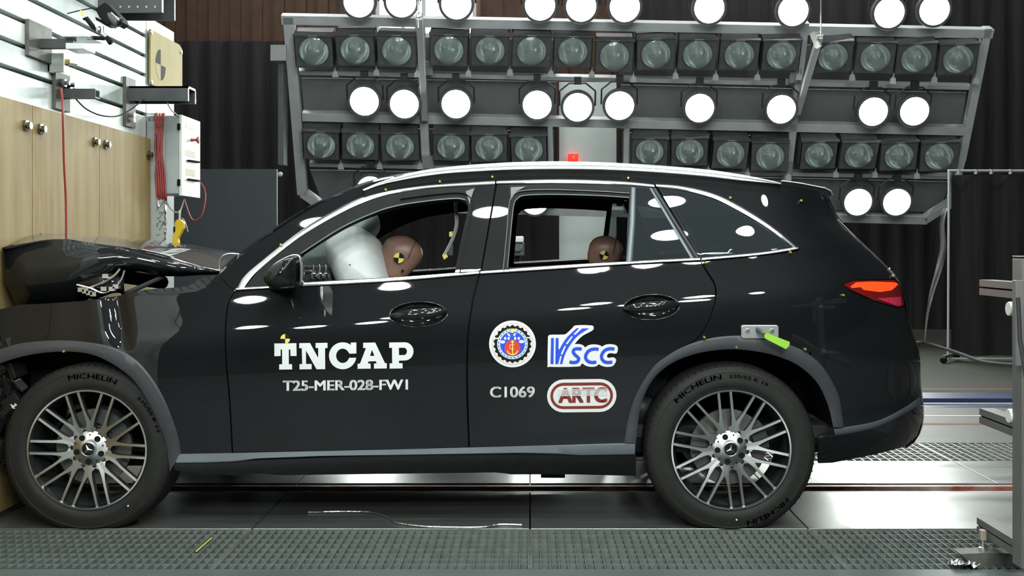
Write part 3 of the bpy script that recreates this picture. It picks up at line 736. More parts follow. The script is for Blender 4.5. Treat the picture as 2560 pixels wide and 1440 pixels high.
# ---- decals on the doors
def decal(name, outer, holes, mat, out, parent=car, step=9):
    vs, fs = region(outer, holes, step)
    o = MB().add([S(x, y, out) for x, y in vs], fs).build(name, mat, parent)
    return o
def textdecal(s, x0, x1, yb, yt, mat, out, bold, slope=0., name='lettering', shear=0., parent=car):
    vs, fs = text2d(s, bold, shear)
    pts = [(x0+(x1-x0)*x, yb+(yt-yb)*y+slope*(x1-x0)*x) for x, y in vs]
    return MB().add([S(x, y, out) for x, y in pts], fs).build(name, mat, parent)
A4 = lambda P: [(640+x/4, 780+y/4) for x, y in P]
arc = lambda cx_, cy_, rx, ry, a, b, n=16: [(cx_+rx*math.cos(math.radians(a+(b-a)*i/n)), cy_+ry*math.sin(math.radians(a+(b-a)*i/n))) for i in range(n+1)]
LT = [(183,315),(404,312),(406,440),(345,440),(343,375),(328,375),(328,522),(360,522),(362,574),(232,576),(232,524),(262,522),(260,375),(246,375),(246,440),(184,442)]
LN = [(432,312),(540,310),(622,460),(622,360),(596,360),(596,310),(715,308),(715,360),(690,362),(692,572),(605,572),(500,385),(500,520),(556,520),(556,572),(435,574),(435,522),(462,520),(458,362),(432,362)]
LC = [(1003,304),(1004,415),(935,417)]+arc(867,438,66,72,-18,-342,22)[1:-1]+[(932,458),(1003,458)]+arc(867,438,137,135,12,305,26)[1:]+[(948,333),(948,306)]
LA = [(1072,308),(1192,305),(1290,512),(1308,512),(1308,564),(1180,566),(1180,516),(1207,514),(1198,492),(1125,494),(1118,514),(1145,516),(1147,566),(1016,568),(1016,518),(1040,516),(1100,360),(1072,360)]
LP = [(1332,305),(1490,303)]+arc(1487,394,88,91,-88,88,14)+[(1430,487),(1430,512),(1465,512),(1466,564),(1336,566),(1336,514),(1362,512),(1360,358),(1332,358)]
for P, h in ((LT, []), (LN, []), (LC, []), (LA, [[(1160,378),(1184,438),(1140,440)]]), (LP, [[(1428,358),(1478,357)]+arc(1478,394,32,37,-90,90,8)+[(1430,431)]])):
    decal('letter', A4(P), [A4(q) for q in h], 'white', .0022)
textdecal('T25-MER-028-FW1', 707, 1020, 977.5, 951.5, 'white', .0022, .028, -.010, 'test_number')
textdecal('C1069', 1225, 1337, 994, 966.5, 'white', .0022, .022, -.004, 'test_code')
def quad(name, cx_, cy_, r, parent, f, rot=0.):
    m = MB()
    for k in range(4):
        a0_, a1 = rot+k*PI/2, rot+(k+1)*PI/2
        pts = [(cx_, cy_)]+[(cx_+r*math.cos(a0_+(a1-a0_)*i/6), cy_+r*math.sin(a0_+(a1-a0_)*i/6)) for i in range(7)]
        m.add([f(*p) for p in pts], [(0,i,i+1) for i in range(1,7)], k % 2)
    return m.build(name, ['yellow', 'black'], parent)
quad('target_marker', 713, 847, 12, car, lambda x, y: S(x, y, .0026))
# round emblem
cxe, cye = 1281.2, 859.8
ci = lambda r, n=40, cx_=cxe, cy_=cye: ell(cx_, cy_, r, r, n)
emb = decal('round_emblem', ci(58.5, 60), [], 'white', .0022)
decal('emblem_circle', ci(51.6, 60), [ci(51.0, 60)], 'red', .0030, emb)
gear = []
for k in range(44):
    a = 2*PI*k/44
    r = 47.5 if k % 2 else 44.5
    gear += [(cxe+r*math.cos(a-.055), cye+r*math.sin(a-.055)), (cxe+r*math.cos(a+.055), cye+r*math.sin(a+.055))]
decal('emblem_gear', gear, [ci(38.5)], 'black', .0030, emb)
decal('emblem_ring', ci(38.3), [ci(31.2)], 'lblue', .0036, emb)
for k in range(24):
    a = 2*PI*k/24+.1
    decal('emblem_dash', [(cxe+r*math.cos(a+d), cye+r*math.sin(a+d)) for r, d in ((34.2,-.075),(35.8,-.075),(35.8,.075),(34.2,.075))], [], 'black', .0043, emb)
decal('emblem_field', ci(31), [], 'blue', .0036, emb)
decal('emblem_sun', ci(20, 30, cxe, 870), [], 'red', .0043, emb)
for P in ([(1267,833),(1273,834),(1277,842),(1270,839)], [(1283,838),(1286,833),(1291,833),(1286,841)], ell(1263,846,3,4,10), ell(1271.5,846,3,4,10), ell(1288,846,3,4,10), ell(1297,846,3,4,10), ell(1256.5,855,6.5,4,12), ell(1304,854,7,4,12), [(1232,845),(1248,844),(1248,847),(1232,848)], [(1316,843),(1330,842),(1330,845),(1316,846)]):
    decal('emblem_mark', P, [], 'white', .0043, emb)
decal('emblem_bird', [(1267,820),(1277,827),(1282,825),(1293,820),(1287,828),(1282,833),(1276,831)], [], 'yellow', .005, emb)
def stroke2(pts, wd): return offset_line(pts, wd/2)+list(reversed(offset_line(pts, -wd/2)))
for P in (stroke2([(1281.3,855),(1281.3,886)], 2.6), stroke2(catm([(1268.5,876.5),(1272,883),(1281.5,887),(1291,882.5),(1294,876)], 4), 2.8), ell(1281.2,854,3.4,3.4,12), stroke2(catm([(1286,862),(1276,862),(1274,868),(1279,873),(1286,872)], 3), 1.6)):
    decal('emblem_anchor', P, [], 'yellow', .005, emb)
# road-shaped letter emblem
B12 = lambda P: [(1360+x/12, 805+y/12) for x, y in P]
vo = catm([(120,450),(180,385),(560,378),(680,340),(860,170),(960,100),(1420,102),(1490,175),(1440,262),(1180,400),(1040,520),(925,655)], 3)+catm([(925,660),(1080,665),(1180,705),(1228,765)], 3)+catm([(1232,762),(1350,690),(1520,670),(1680,700),(1733,742)], 3)+catm([(1737,742),(1850,680),(2000,665),(2140,690),(2212,760),(2200,900),(2140,950),(2000,935),(1915,965),(1890,1040),(1950,1075),(2080,1060),(2162,1130),(2130,1240),(2040,1330),(1850,1345),(1700,1300),(1642,1265)], 3)+catm([(1636,1268),(1560,1330),(1400,1345),(1250,1310),(1152,1238)], 3)+catm([(1148,1238),(1100,1290),(1000,1338),(180,1345),(108,1270),(120,450)], 3)[:-1]
ve = decal('road_emblem', B12(vo), [], 'white', .0022)
decal('emblem_bar', B12([(210,480),(300,480),(285,1260),(195,1260)]), [], 'blue', .0031, ve)
road = [(350,480),(440,480),(436,800)]+catm([(460,830),(560,640),(700,450),(850,300),(975,185)], 4)+[(1360,190)]+catm([(1340,205),(1180,300),(1000,430),(850,600),(720,800),(620,1000),(550,1260)], 4)+[(340,1260)]
decal('emblem_road', B12(road), [], 'blue', .0031, ve)
for P in ([(1060,182),(1150,186),(935,385),(880,375)], [(830,420),(865,440),(700,670),(650,655)], [(620,710),(660,720),(550,980),(500,965)], [(490,1015),(530,1025),(475,1268),(425,1268)]): decal('road_dash', B12(P), [], 'white', .0039, ve)
for P in ([(1130,815),(1000,800),(900,830),(880,920),(960,1010),(1040,1090),(1010,1180),(930,1212),(850,1215),(765,1190)], [(1640,822),(1500,810),(1350,860),(1260,980),(1255,1100),(1340,1190),(1450,1215),(1570,1200)], [(2115,815),(1980,800),(1830,850),(1740,970),(1730,1090),(1810,1190),(1920,1215),(2050,1200)]):
    decal('emblem_letter', stroke2(catm(B12(P), 3), 8.3), [], 'blue', .0031, ve, 5)
# capsule-shaped emblem
def stad(x0, x1, y0, y1, n=12):
    r = (y1-y0)/2; cyy = (y0+y1)/2
    P = arc(x1-r, cyy, r, r, -90, 90, n)+arc(x0+r, cyy, r, r, 90, 270, n)
    return [(1180+x/4, 780+(y-.012*(x-1100))/4) for x, y in P]
ce = decal('capsule_emblem', stad(750,1445,672,1002), [], 'white', .0022)
decal('capsule_ring', stad(783,1410,705,968), [stad(810,1383,735,940)], 'maroon', .0031, ce)
textdecal('ARTC', 1396, 1518, 1008, 969.5, 'maroon', .0031, .045, -.012, 'capsule_lettering', parent=ce)
for i in range(6): decal('capsule_stripe', [(1394,973+i*3.1),(1520,971.5+i*3.1),(1520,973.3+i*3.1),(1394,974.8+i*3.1)], [], 'white', .0039, ce)

# ------------------------------------------------------------------ cabin
def rbox(a, b, nm, mt, par=car, bev=.03): return MB().box(a, b).build(nm, mt, par, bevel=bev)
rbox((-1.38, 5.02, .70), (-.86, 6.42, .98), 'dashboard', 'liner', car, .05)
vt = MB()
for i, x in enumerate((782, 798, 813)):
    vt.tube([W(x+2*math.sin(k), y, 5.25) for k, y in enumerate((662,668,676,684,692,697))], .006)
    vt.lathe([(.012,0),(.016,-.01),(.012,-.014)], W(x+3, 690, 5.22), n=14)
vt.tube([W(752,680,5.2), W(775,676,5.22), W(790,680,5.24)], .004)
vt.build('vent_ring', 'chrome', car, smooth='auto')
rbox(tuple(W(757,705,5.32)), tuple(W(829,664,5.26)), 'vent_panel', 'gsteel', car, .008)
sw = MB()
sw.tube([Vector((-.93+.06*math.cos(a), 5.36+.18*math.sin(a), .93+.17*math.cos(a))) for a in [2*PI*k/24 for k in range(25)]], .014)
sw.tube([(-1.1,5.36,.85),(-.94,5.36,.93)], .025); sw.build('steering_wheel', 'dark', car, smooth='auto')
def seat(x, y, nm='front_seat', w_=.52):
    s = MB().grid([[Vector((x+.02+t*.50, y-w_/2+w_*k/8, .50+.05*math.sin(PI*t)-.03*math.cos(2*PI*k/8)*0+.04*abs(k-4)/4)) for k in range(9)] for t in [i/6 for i in range(7)]])
    so = s.build(nm, 'seat', car, smooth=True, solid=.14)
    MB().grid([[Vector((x+.5+t*.17-.04*abs(k-4)/4, y-w_/2+.02+(w_-.04)*k/8, .50+.55*t)) for k in range(9)] for t in [i/6 for i in range(7)]]).build('backrest', 'seat', so, smooth=True, solid=.12)
    hp = [(.0,.0),(.085,.01),(.11,.07),(.105,.19),(.08,.235),(0,.24)]
    h = MB().lathe(hp, (x+.74, y, 1.12), axis='Z', n=20)
    for v in h.v: v.x = x+.74+(v.x-x-.74)*.55+(v.z-1.12)*.2
    h.build('headrest', 'seat', so, smooth=True)
    MB().tube([(x+.69,y-.06,1.0),(x+.74,y-.06,1.16)], .007).tube([(x+.69,y+.06,1.0),(x+.74,y+.06,1.16)], .007).build('headrest_post', 'chrome', so)
seat(-1.02, 6.12); seat(-1.02, 5.36)
rb_ = MB().grid([[Vector((.12+t*.48, 5.05+1.36*k/10, .52+.05*math.sin(PI*t))) for k in range(11)] for t in [i/6 for i in range(7)]]).build('rear_bench', 'seat', car, smooth=True, solid=.14)
MB().grid([[Vector((.58+t*.2, 5.05+1.36*k/10, .52+.5*t)) for k in range(11)] for t in [i/6 for i in range(7)]]).build('backrest', 'seat', rb_, smooth=True, solid=.12)
rbox((-1.36,5.0,.36), (1.6,6.46,.42), 'cabin_floor', 'liner', car, .01)
# belt strap hanging by the pillar
stp = catm([(1139,498),(1141,530),(1142,562),(1133,595),(1120,622),(1110,640)], 4)
MB().grid([[W(x-4,y,5.22) for x, y in stp],[W(x+4,y,5.24) for x, y in stp]]).build('seat_belt', 'white', car, solid=.002)
MB().prism([W(x,y,5.215) for x, y in ((1106,640),(1116,634),(1120,642),(1110,649))], (0,.01,0)).build('belt_tag', 'yellow', car)
MB().prism([W(x,y,5.215) for x, y in ((1123,580),(1131,578),(1131,590),(1123,592))], (0,.01,0)).build('belt_tag', 'yellow', car)
rbox(tuple(W(1122,640,5.30)), tuple(W(1134,612,5.24)), 'belt_buckle', 'gsteel', car, .004)

# driver and passenger airbags
def bag(cx_, cy_, Y, outline, dep, nm, mat, label):
    rows = [[W(cx_+(x-cx_)*s_, cy_+(y-cy_)*s_, Y)+Vector((0, d*dep, 0)) for x, y in outline+[outline[0]]] for s_, d in ((.02,-1),(.35,-.96),(.65,-.80),(.85,-.55),(.96,-.28),(1,0),(.96,.28),(.85,.55),(.65,.8),(.3,.96),(.02,1))]
    o = MB().grid(rows).build(nm, mat, car, smooth=True); o['label'] = label
bo_ = catm([(834,585),(856,572),(880,566),(906,571),(945,598),(960,632),(975,690),(988,735),(930,765),(870,750),(842,700),(824,656),(816,620),(820,598),(834,585)], 4)[:-1]
bag(895, 660, 5.36, bo_, .24, 'driver_airbag', 'airbag', 'inflated white airbag in front of the driver dummy')
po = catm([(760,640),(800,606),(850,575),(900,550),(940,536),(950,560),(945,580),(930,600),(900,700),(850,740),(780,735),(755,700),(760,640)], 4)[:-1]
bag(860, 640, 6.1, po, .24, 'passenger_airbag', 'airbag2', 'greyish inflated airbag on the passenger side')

# ------------------------------------------------------------------ the two dummies
def dummy(hx, hy, Y, sc, label, tiltd, mk, mrot, neckcol, ang):
    c = W(hx, hy, Y); t = thing('crash_test_dummy', label, 'crash test dummy', (c.x+.12, Y, .55))
    Rm = Matrix.Translation(c) @ Matrix.Rotation(tiltd, 4, 'Y') @ Matrix.Scale(sc, 4)
    # head: face towards -X
    prof_h = [(-.115,.02),(-.108,.055),(-.085,.066),(-.05,.072),(-.01,.084),(.03,.092),(.065,.088),(.095,.066),(.112,.035),(.118,.005)]
    rows = []
    for z, r in prof_h:
        row = []
        for k in range(28):
            a = 2*PI*k/28; x = math.cos(a); y = math.sin(a)
            L = r*1.18 if x < 0 else r*1.20; px_ = L*x; py_ = r*.84*y
            if z < -.02 and x > 0: px_ *= .62+.38*(z+.115)/.095
            if x < -.9 and -.055 < z < .0: px_ -= .012       # nose
            if x < -.6 and .0 < z < .04: px_ += .004        # brow hollow
            row.append(Rm @ Vector((px_, py_, z)))
        rows.append(row+[row[0]])
    hd = MB().grid(rows); n = 29
    hd.add([Rm @ Vector((0,0,-.118))]+rows[0][:-1], [(0,)+(i+1, (i+1) % 28+1) for i in range(28)])
    hd.add([Rm @ Vector((0,0,.12))]+rows[-1][:-1], [(0,)+(i+1, (i+1) % 28+1) for i in range(28)])
    ho = hd.build('head', 'skin', t, smooth=True, sub=1)
    # skull-cap seam, ear hole, marker
    MB().tube([Rm @ Vector((.045+.02*math.cos(a)*0+.012*math.sin(a), -.081*math.cos(a), .115*math.sin(a)*.95+.01)) for a in [PI*k/16 for k in range(17)]], .0012).build('cap_seam', 'dark', ho)
    MB().lathe([(0,-.001),(.006,-.001),(.007,.002)], Rm @ Vector((.035,-.068*1.0,-.055)), n=14).build('ear_hole', 'dark', ho)
    mp = c+Vector((0,0,0))
    mx_, my_ = mk
    quad('target_marker', mx_, my_, 14*sc, ho, lambda x, y: W(x, y, Y-.0835*sc), mrot)
    # neck discs and bracket
    d = Rm.to_3x3() @ Vector((0,0,-1)); nk = MB()
    for k in range(4): nk.lathe([(0,0),(.036,0),(.036,.018),(0,.018)], Rm @ Vector((.02+.012*k,0,-.14-k*.026)), axis='Z', n=18)
    nk.build('neck', 'dark', t, smooth='auto')
    MB().box((-.03,-.05,-.02), (.05,.0,.02), 0, Rm @ Matrix.Translation((.055,-.02,-.135))).build('neck_bracket', neckcol, t, bevel=.006)
    # seated body: torso, upper arms, forearms, thighs, calves in one surface
    me = bpy.data.meshes.new('body'); o_ = ORG[t]
    b = Vector((c.x+.06, Y, c.z-.26))
    J = [((.14,0,-.42),.13),((.10,0,-.2),.125),((.05,0,-.04),.10),((.04,-.15,-.05),.06),((-.02,-.2,-.26),.045),((-.22,-.16,-.2),.035),((-.31,-.14,-.17),.025),((.04,.15,-.05),.06),((-.02,.2,-.26),.045),((-.22,.16,-.2),.035),((-.31,.14,-.17),.025),((-.1,-.1,-.42),.085),((-.38,-.12,-.36),.065),((-.55,-.12,-.62),.045),((-.1,.1,-.42),.085),((-.38,.12,-.36),.065),((-.55,.12,-.62),.045),((.03,0,.04),.05)]
    Ed = [(0,1),(1,2),(2,3),(3,4),(4,5),(5,6),(2,7),(7,8),(8,9),(9,10),(0,11),(11,12),(12,13),(0,14),(14,15),(15,16),(2,17)]
    me.from_pydata([tuple(b+Vector(p)*sc-o_) for p, r in J], Ed, []); me.materials.append(M['gsteel'])
    bo = bpy.data.objects.new('body', me); COL.objects.link(bo); bo.parent = t
    md = bo.modifiers.new('k', 'SKIN')
    for i, (p, r) in enumerate(J): me.skin_vertices[0].data[i].radius = (r*sc, r*sc)
    me.skin_vertices[0].data[0].use_root = True
    md = bo.modifiers.new('u', 'SUBSURF'); md.levels = 2; md.render_levels = 2
    for p in me.polygons: p.use_smooth = True
dummy(1001, 646, 5.36, .93, 'tan-headed crash test dummy in the driver seat with face in the white airbag', .28, (997,645), .12, 'bluep', 0)
dummy(1512, 637, 5.62, .82, 'dark brown-headed crash test dummy seated in the rear, head low in the side window', .10, (1510,638), .35, 'green', 0)
# ------------------------------------------------------------------ hall
def plane(name, x0, x1, y0, y1, z, mat, th=.04, kind='structure'):
    o = MB().box((x0, y0, z-th), (x1, y1, z)).build(name, mat)
    if kind: o['kind'] = kind
    return o
# floor laid in strips running along the test track
XL, XR_ = -9, 12
plane('floor', XL, XR_, -6, 19, -.12, 'pit', .05)
def plates(name, y0, y1, mat, z=0., x0=-6.0, n=13, step=1.2, gap=.006):
    m = MB()
    for i in range(n): m.box((x0+i*step+gap/2, y0, z-.03), (x0+(i+1)*step-gap/2, y1, z))
    return struct(m.build(name, mat, bevel=.002))
struct(MB().box((XL, -6, -.03), (XR_, 1.2, 0)).build('floor', 'conc'))
plates('floor', 1.2, 4.225, 'steelf', step=15.6, n=1); plates('floor', 4.835, 5.55, 'steel'); plates('floor', 5.76, 6.36, 'steel')
struct(MB().box((XL, 5.55, -.10), (XR_, 5.76, -.08)).build('floor', 'slot'))
plates('floor', 6.94, 8.46, 'conc2', step=2.4, n=7)
struct(MB().box((XL, 9.1, -.03), (XR_, 19, 0)).build('floor', 'conc'))
track = thing('track_rail', 'worn red and grey steel guide rail sunk along the floor slot under the black car', 'rail', (0, 5.65, -.05))
for y in (5.56, 5.70): MB().box((-6, y, -.08), (9, y+.035, -.004)).build('rail_edge', 'railred', track)
MB().box((-6, 5.62, -.08), (9, 5.66, -.03)).build('rail_web', 'slot', track)
for nm, y0, y1, m_ in (('trim_1', 9.50, 9.56, 'orange'), ('trim_2', 7.64, 7.71, 'orange'), ('trim_3', 8.03, 8.06, 'label')): struct(MB().box((XL, y0, -.005), (XR_, y1, .0015)).build(nm, m_))
bl = thing('blue_channel', 'blue painted steel channel lying across the floor behind the black car', 'floor channel', (0, 8.8, 0))
MB().box((-6, 8.75, -.02), (9, 9.1, .03)).build('channel_top', 'floorblue', bl); MB().box((-6, 8.47, -.04), (9, 8.75, .0)).build('channel_front', 'floorblue', bl)
MB().box((-6, 8.60, 0), (9, 8.63, .012)).build('channel_lip', 'lgrey', bl)
# gratings: one thing per 1.2 m section
def grating(x0, x1, y0, y1, cell, row, mat, label, group=None, zt=0., tw=.0013):
    g = MB(); n = int((x1-x0)/cell)
    for i in range(n+1):
        x = x0+(x1-x0)*i/n; g.box((x-tw, y0, zt-.045), (x+tw, y1, zt))
    k = max(1, round((y1-y0)/row))
    for j in range(k+1):
        y = y0+(y1-y0-.006)*j/k; g.box((x0, y, zt-.040), (x1, y+.005, zt-.004))
    o = g.build('floor_grating', mat); tag(o, label, 'floor grating', group); return o
NG = ['under the front wheel of the black car', 'left of the centre joint, below the sill', 'right of the centre joint', 'in front of and right of the rear wheel']
for i, (a, b) in enumerate(((-2.4,-1.2),(-1.2,0),(0,1.2),(1.2,2.4))):
    grating(a+.006, b-.006, 4.235, 4.825, .0345, .074, 'grate', 'dark steel floor grating section '+NG[i])
grating(-3.6, -2.406, 4.235, 4.825, .0345, .074, 'grate', 'dark steel floor grating section at the foot of the barrier')
for i, (a, b, t_) in enumerate(((0,1.2,'largely hidden behind the rear wheel of the car'),(1.2,2.4,'beyond the rear bumper of the car'),(2.4,3.6,'beside the aluminium stand'),(3.6,4.8,'past the aluminium stand'))):
    grating(a+.006, b-.006, 6.37, 6.93, .048, .08, 'grate2', 'pale galvanised floor grating far section '+t_, tw=.0035)
# joints strips between front gratings
for i, x in enumerate((-1.2, 0, 1.2, 2.4)): struct(MB().box((x-.006, 4.23, -.04), (x+.006, 4.83, -.001)).build('trim_%d' % (4+i), 'rust'))
# walls, ceiling
struct(MB().box((XL, 18, 0), (XR_, 18.2, 8)).build('wall_back', 'brown', None))
rbk = MB()
for i in range(60): rbk.box((XL+i*.35, 17.94, 3.3), (XL+i*.35+.16, 18.0, 8))
struct(rbk.build('trim_8', 'brown'))
struct(MB().box((XL-.2, -6, 0), (XL, 18, 8)).build('wall_left', 'hall')); struct(MB().box((XR_, -6, 0), (XR_+.2, 18, 8)).build('wall_right', 'hall'))
struct(MB().box((XL, -6.2, 0), (XR_, -6, 8)).build('wall_front', 'hall')); struct(MB().box((XL, -6, 8), (XR_, 18, 8.2)).build('ceiling', 'ceil'))
# hung black curtain along the back
def curtain(name, x0, x1, y, z0, z1, label, amp=.025, par=None, wl=.3):
    n = int((x1-x0)/.05); rows = [[Vector((x0+(x1-x0)*i/n, y+amp*math.sin(i*.05/wl*2*PI)+amp*.4*math.sin(i*.9), z)) for i in range(n+1)] for z in (z0, (z0+z1)/2, z1)]
    o = MB().grid(rows).build(name, 'curtain', par, smooth=True)
    if label: tag(o, label, 'curtain')
    return o
zt = W(0, 103, 16.4).z
cu1 = curtain('black_curtain', -8.8, W(1392, 0, 16.4).x, 16.4, .0, zt, 'black curtain hanging on the back wall left of the white wall panel')
cu2 = curtain('black_curtain', W(1546, 0, 16.4).x, 11.8, 16.4, .0, 6.5, 'tall black curtain hanging right of the white wall panel, behind the lamps')
p0, p1 = W(1398, 205, 16.6), W(1541, 1000, 16.6)
struct(MB().box((p0.x, 16.6, 0), (p1.x, 16.7, p0.z)).build('wall_panel', 'wpanel'))
e = W(1433, 394, 16.5)
ex = thing('emergency_sign', 'small red lit sign box on the white panel just above the car roof', 'sign', (e.x, 16.55, e.z))
MB().box((e.x-.075, 16.48, e.z-.055), (e.x+.075, 16.6, e.z+.055)).build('sign_box', 'signred', ex, bevel=.01)
MB().prism([Vector((e.x+a, 16.47, e.z+b)) for a, b in ((-.02,-.03),(.02,.0),(.0,.005),(.025,.035),(-.015,.01),(.005,0))], (0,.008,0)).build('sign_symbol', 'white', ex)
# bright window high in the back wall
a, b = W(949, 86, 17.9), W(1185, -70, 17.9)
wo_ = struct(MB().box((a.x, 17.86, a.z), (b.x, 17.9, b.z)).build('window_1', 'winlit'))
fr_ = MB()
for px in (945, 1008, 1060, 1122, 1186): x = W(px, 0, 17.85).x; fr_.box((x-.03, 17.8, a.z-.05), (x+.03, 17.86, b.z))
fr_.box((a.x, 17.8, a.z-.06), (b.x, 17.86, a.z)); fr_.build('window_frame', 'lgrey', wo_)
# grey screen standing behind the bonnet
g0, g1 = W(440, 423, 9.6), W(693, 423, 9.6)
gs = thing('grey_screen', 'plain dark grey screen board standing behind the bonnet of the car', 'screen', ((g0.x+g1.x)/2, 9.6, 0))
MB().box((g0.x-.3, 9.58, .02), (g1.x, 9.62, g0.z)).build('board', 'gpanel', gs); MB().lathe([(0,-.02),(.02,-.012),(.022,0),(.012,.02),(0,.022)], Vector((g1.x+.03, 9.58, g0.z-.045)), n=14).build('knob', 'lgrey', gs, smooth=True)
MB().box((g1.x-.03, 9.5, .0), (g1.x, 9.75, .03)).box((g0.x, 9.5, 0), (g0.x+.03, 9.75, .03)).build('foot', 'gsteel', gs)

# ------------------------------------------------------------------ lamp wall behind the car
PA = Vector((0, 12.3, 3.702)); PB = Vector((0, 13.2, 2.139))
dn = (PB-PA).normalized(); NR = Vector((0, -dn.z*-1, dn.y*1)); NR = Vector((0, dn.z, -dn.y)).normalized()   # faces the car and the floor
def rp(px, py, off=0.):
    d = Vector(((px-CX)/F, 1, -(py-CY)/F)); o = Vector((0, 0, H)); q = PA+NR*off
    t = (q-o).dot(NR)/d.dot(NR); return o+d*t
tilt = math.atan2(-NR.z, -NR.y)      # how far the faces look down
rig = thing('lamp_rig_frame', 'wide grey tubular steel frame carrying the lamp wall behind the car', 'lighting frame', rp(1600, 300))
def rbar(pts, wd, nm='beam', off=.22, ht=.1, mat='rigp'):
    for (a, b) in zip(pts, pts[1:]): MB().bar(rp(*a, -off), rp(*b, -off), wd, ht, up=tuple(NR)).build(nm, mat, rig, bevel=.004)
rbar([(705,47),(2480,82)], .105); rbar([(757,289),(2408,325)], .105); rbar([(795,511),(2316,548)], .10)
rbar([(722,40),(757,484)], .12); rbar([(757,480),(808,516)], .11); rbar([(2468,68),(2402,400)], .09); rbar([(2402,400),(2375,505)], .08); rbar([(2310,548),(2378,505)], .10)
rbar([(1048,45),(1066,410)], .10); rbar([(2012,55),(1966,455)], .085); rbar([(1375,312),(1380,520)], .06); rbar([(1567,312),(1564,530)], .06); rbar([(1066,410),(1072,515)], .09, off=.24); rbar([(1966,455),(1955,540)], .08, off=.24)
rbar([(740,178),(2425,216)], .05, off=.34); rbar([(775,408),(2395,440)], .05, off=.34)
for px, py in ((1068,170),(1070,405),(1988,190),(1966,420)): MB().bar(rp(px-14,py,-.14), rp(px+14,py,-.14), .16, .03, up=tuple(NR)).build('joint_plate', 'lgrey', rig)
dk = MB(); dk.prism([rp(x,y,-.48) for x, y in ((735,62),(2462,98),(2375,500),(2310,545),(808,512),(762,480))], NR*-.02)
# a sheet backs each bank of lamps, its grey standing for lamp glare
def backing(P, nm='back_sheet'): MB().prism([rp(x,y,-.50) for x, y in P], NR*-.015).build(nm, 'backsheet', rig)
backing([(745,88),(1390,100),(1390,200),(750,190)]); backing([(1548,102),(2440,122),(2418,226),(1548,206)])
backing([(752,195),(1392,205),(1392,312),(762,300)]); backing([(1552,212),(2416,232),(2400,345),(1552,325)])
backing([(765,318),(1385,328),(1385,420),(772,410)]); backing([(1556,332),(2400,350),(2388,450),(1556,430)]); backing([(775,425),(1385,436),(1385,505),(805,505)]); backing([(1556,436),(2380,455),(2345,530),(1556,520)])
# suspension cables and struts
def rope(pts, r, nm, mat, label, cat): 
    m = MB().tube(pts, r, n=6); o = m.build(nm, mat, None, smooth='auto'); tag(o, label, cat); return o
tp = rp(2052, 92, .25); rope([Vector((tp.x, tp.y, 7.9)), tp], .008, 'steel_cable', 'lgrey', 'thin steel cable hanging to the right part of the lamp frame', 'cable')
tp = rp(1046, 70, .25); rope([Vector((tp.x-.02, tp.y, 7.9)), tp], .008, 'steel_cable', 'lgrey', 'thin steel cable hanging to the left part of the lamp frame', 'cable')
for P, lb in (([(2050,88),(2042,130),(1992,285)], 'right'), ([(1048,40),(1052,150),(1062,300)], 'left')):
    st = thing('hanger_strut', 'slanted grey hanger strut with a shackle on the %s part of the lamp frame' % lb, 'strut', rp(*P[0], .15))
    MB().bar(rp(*P[0], .18), rp(*P[2], .02), .07, .05).build('strut_bar', 'lgrey', st, bevel=.004)
    q0 = rp(*P[0], .2)
    MB().tube([q0+Vector((.035*math.cos(a), 0, .035*math.sin(a))) for a in [2*PI*k/14 for k in range(15)]], .007).build('shackle', 'chrome', st)
MB().bar(rp(2032,82,.1), rp(2046,118,.22), .05, .06).build('strut_plate', 'cabw', st)
br2 = thing('side_bracket', 'pale grey perforated bracket plate fixed to the left end of the lamp frame', 'bracket', rp(696,135))
m = MB(); a, b = rp(676,112), rp(720,155); m.box((a.x, a.y, b.z), (b.x, a.y+.03, a.z)); m.build('plate', 'lgrey', br2)
a, b = rp(690,155), rp(735,420); MB().box((a.x, a.y+.1, b.z), (b.x, a.y+.3, a.z)).build('hose_bundle', 'lampbody', br2)

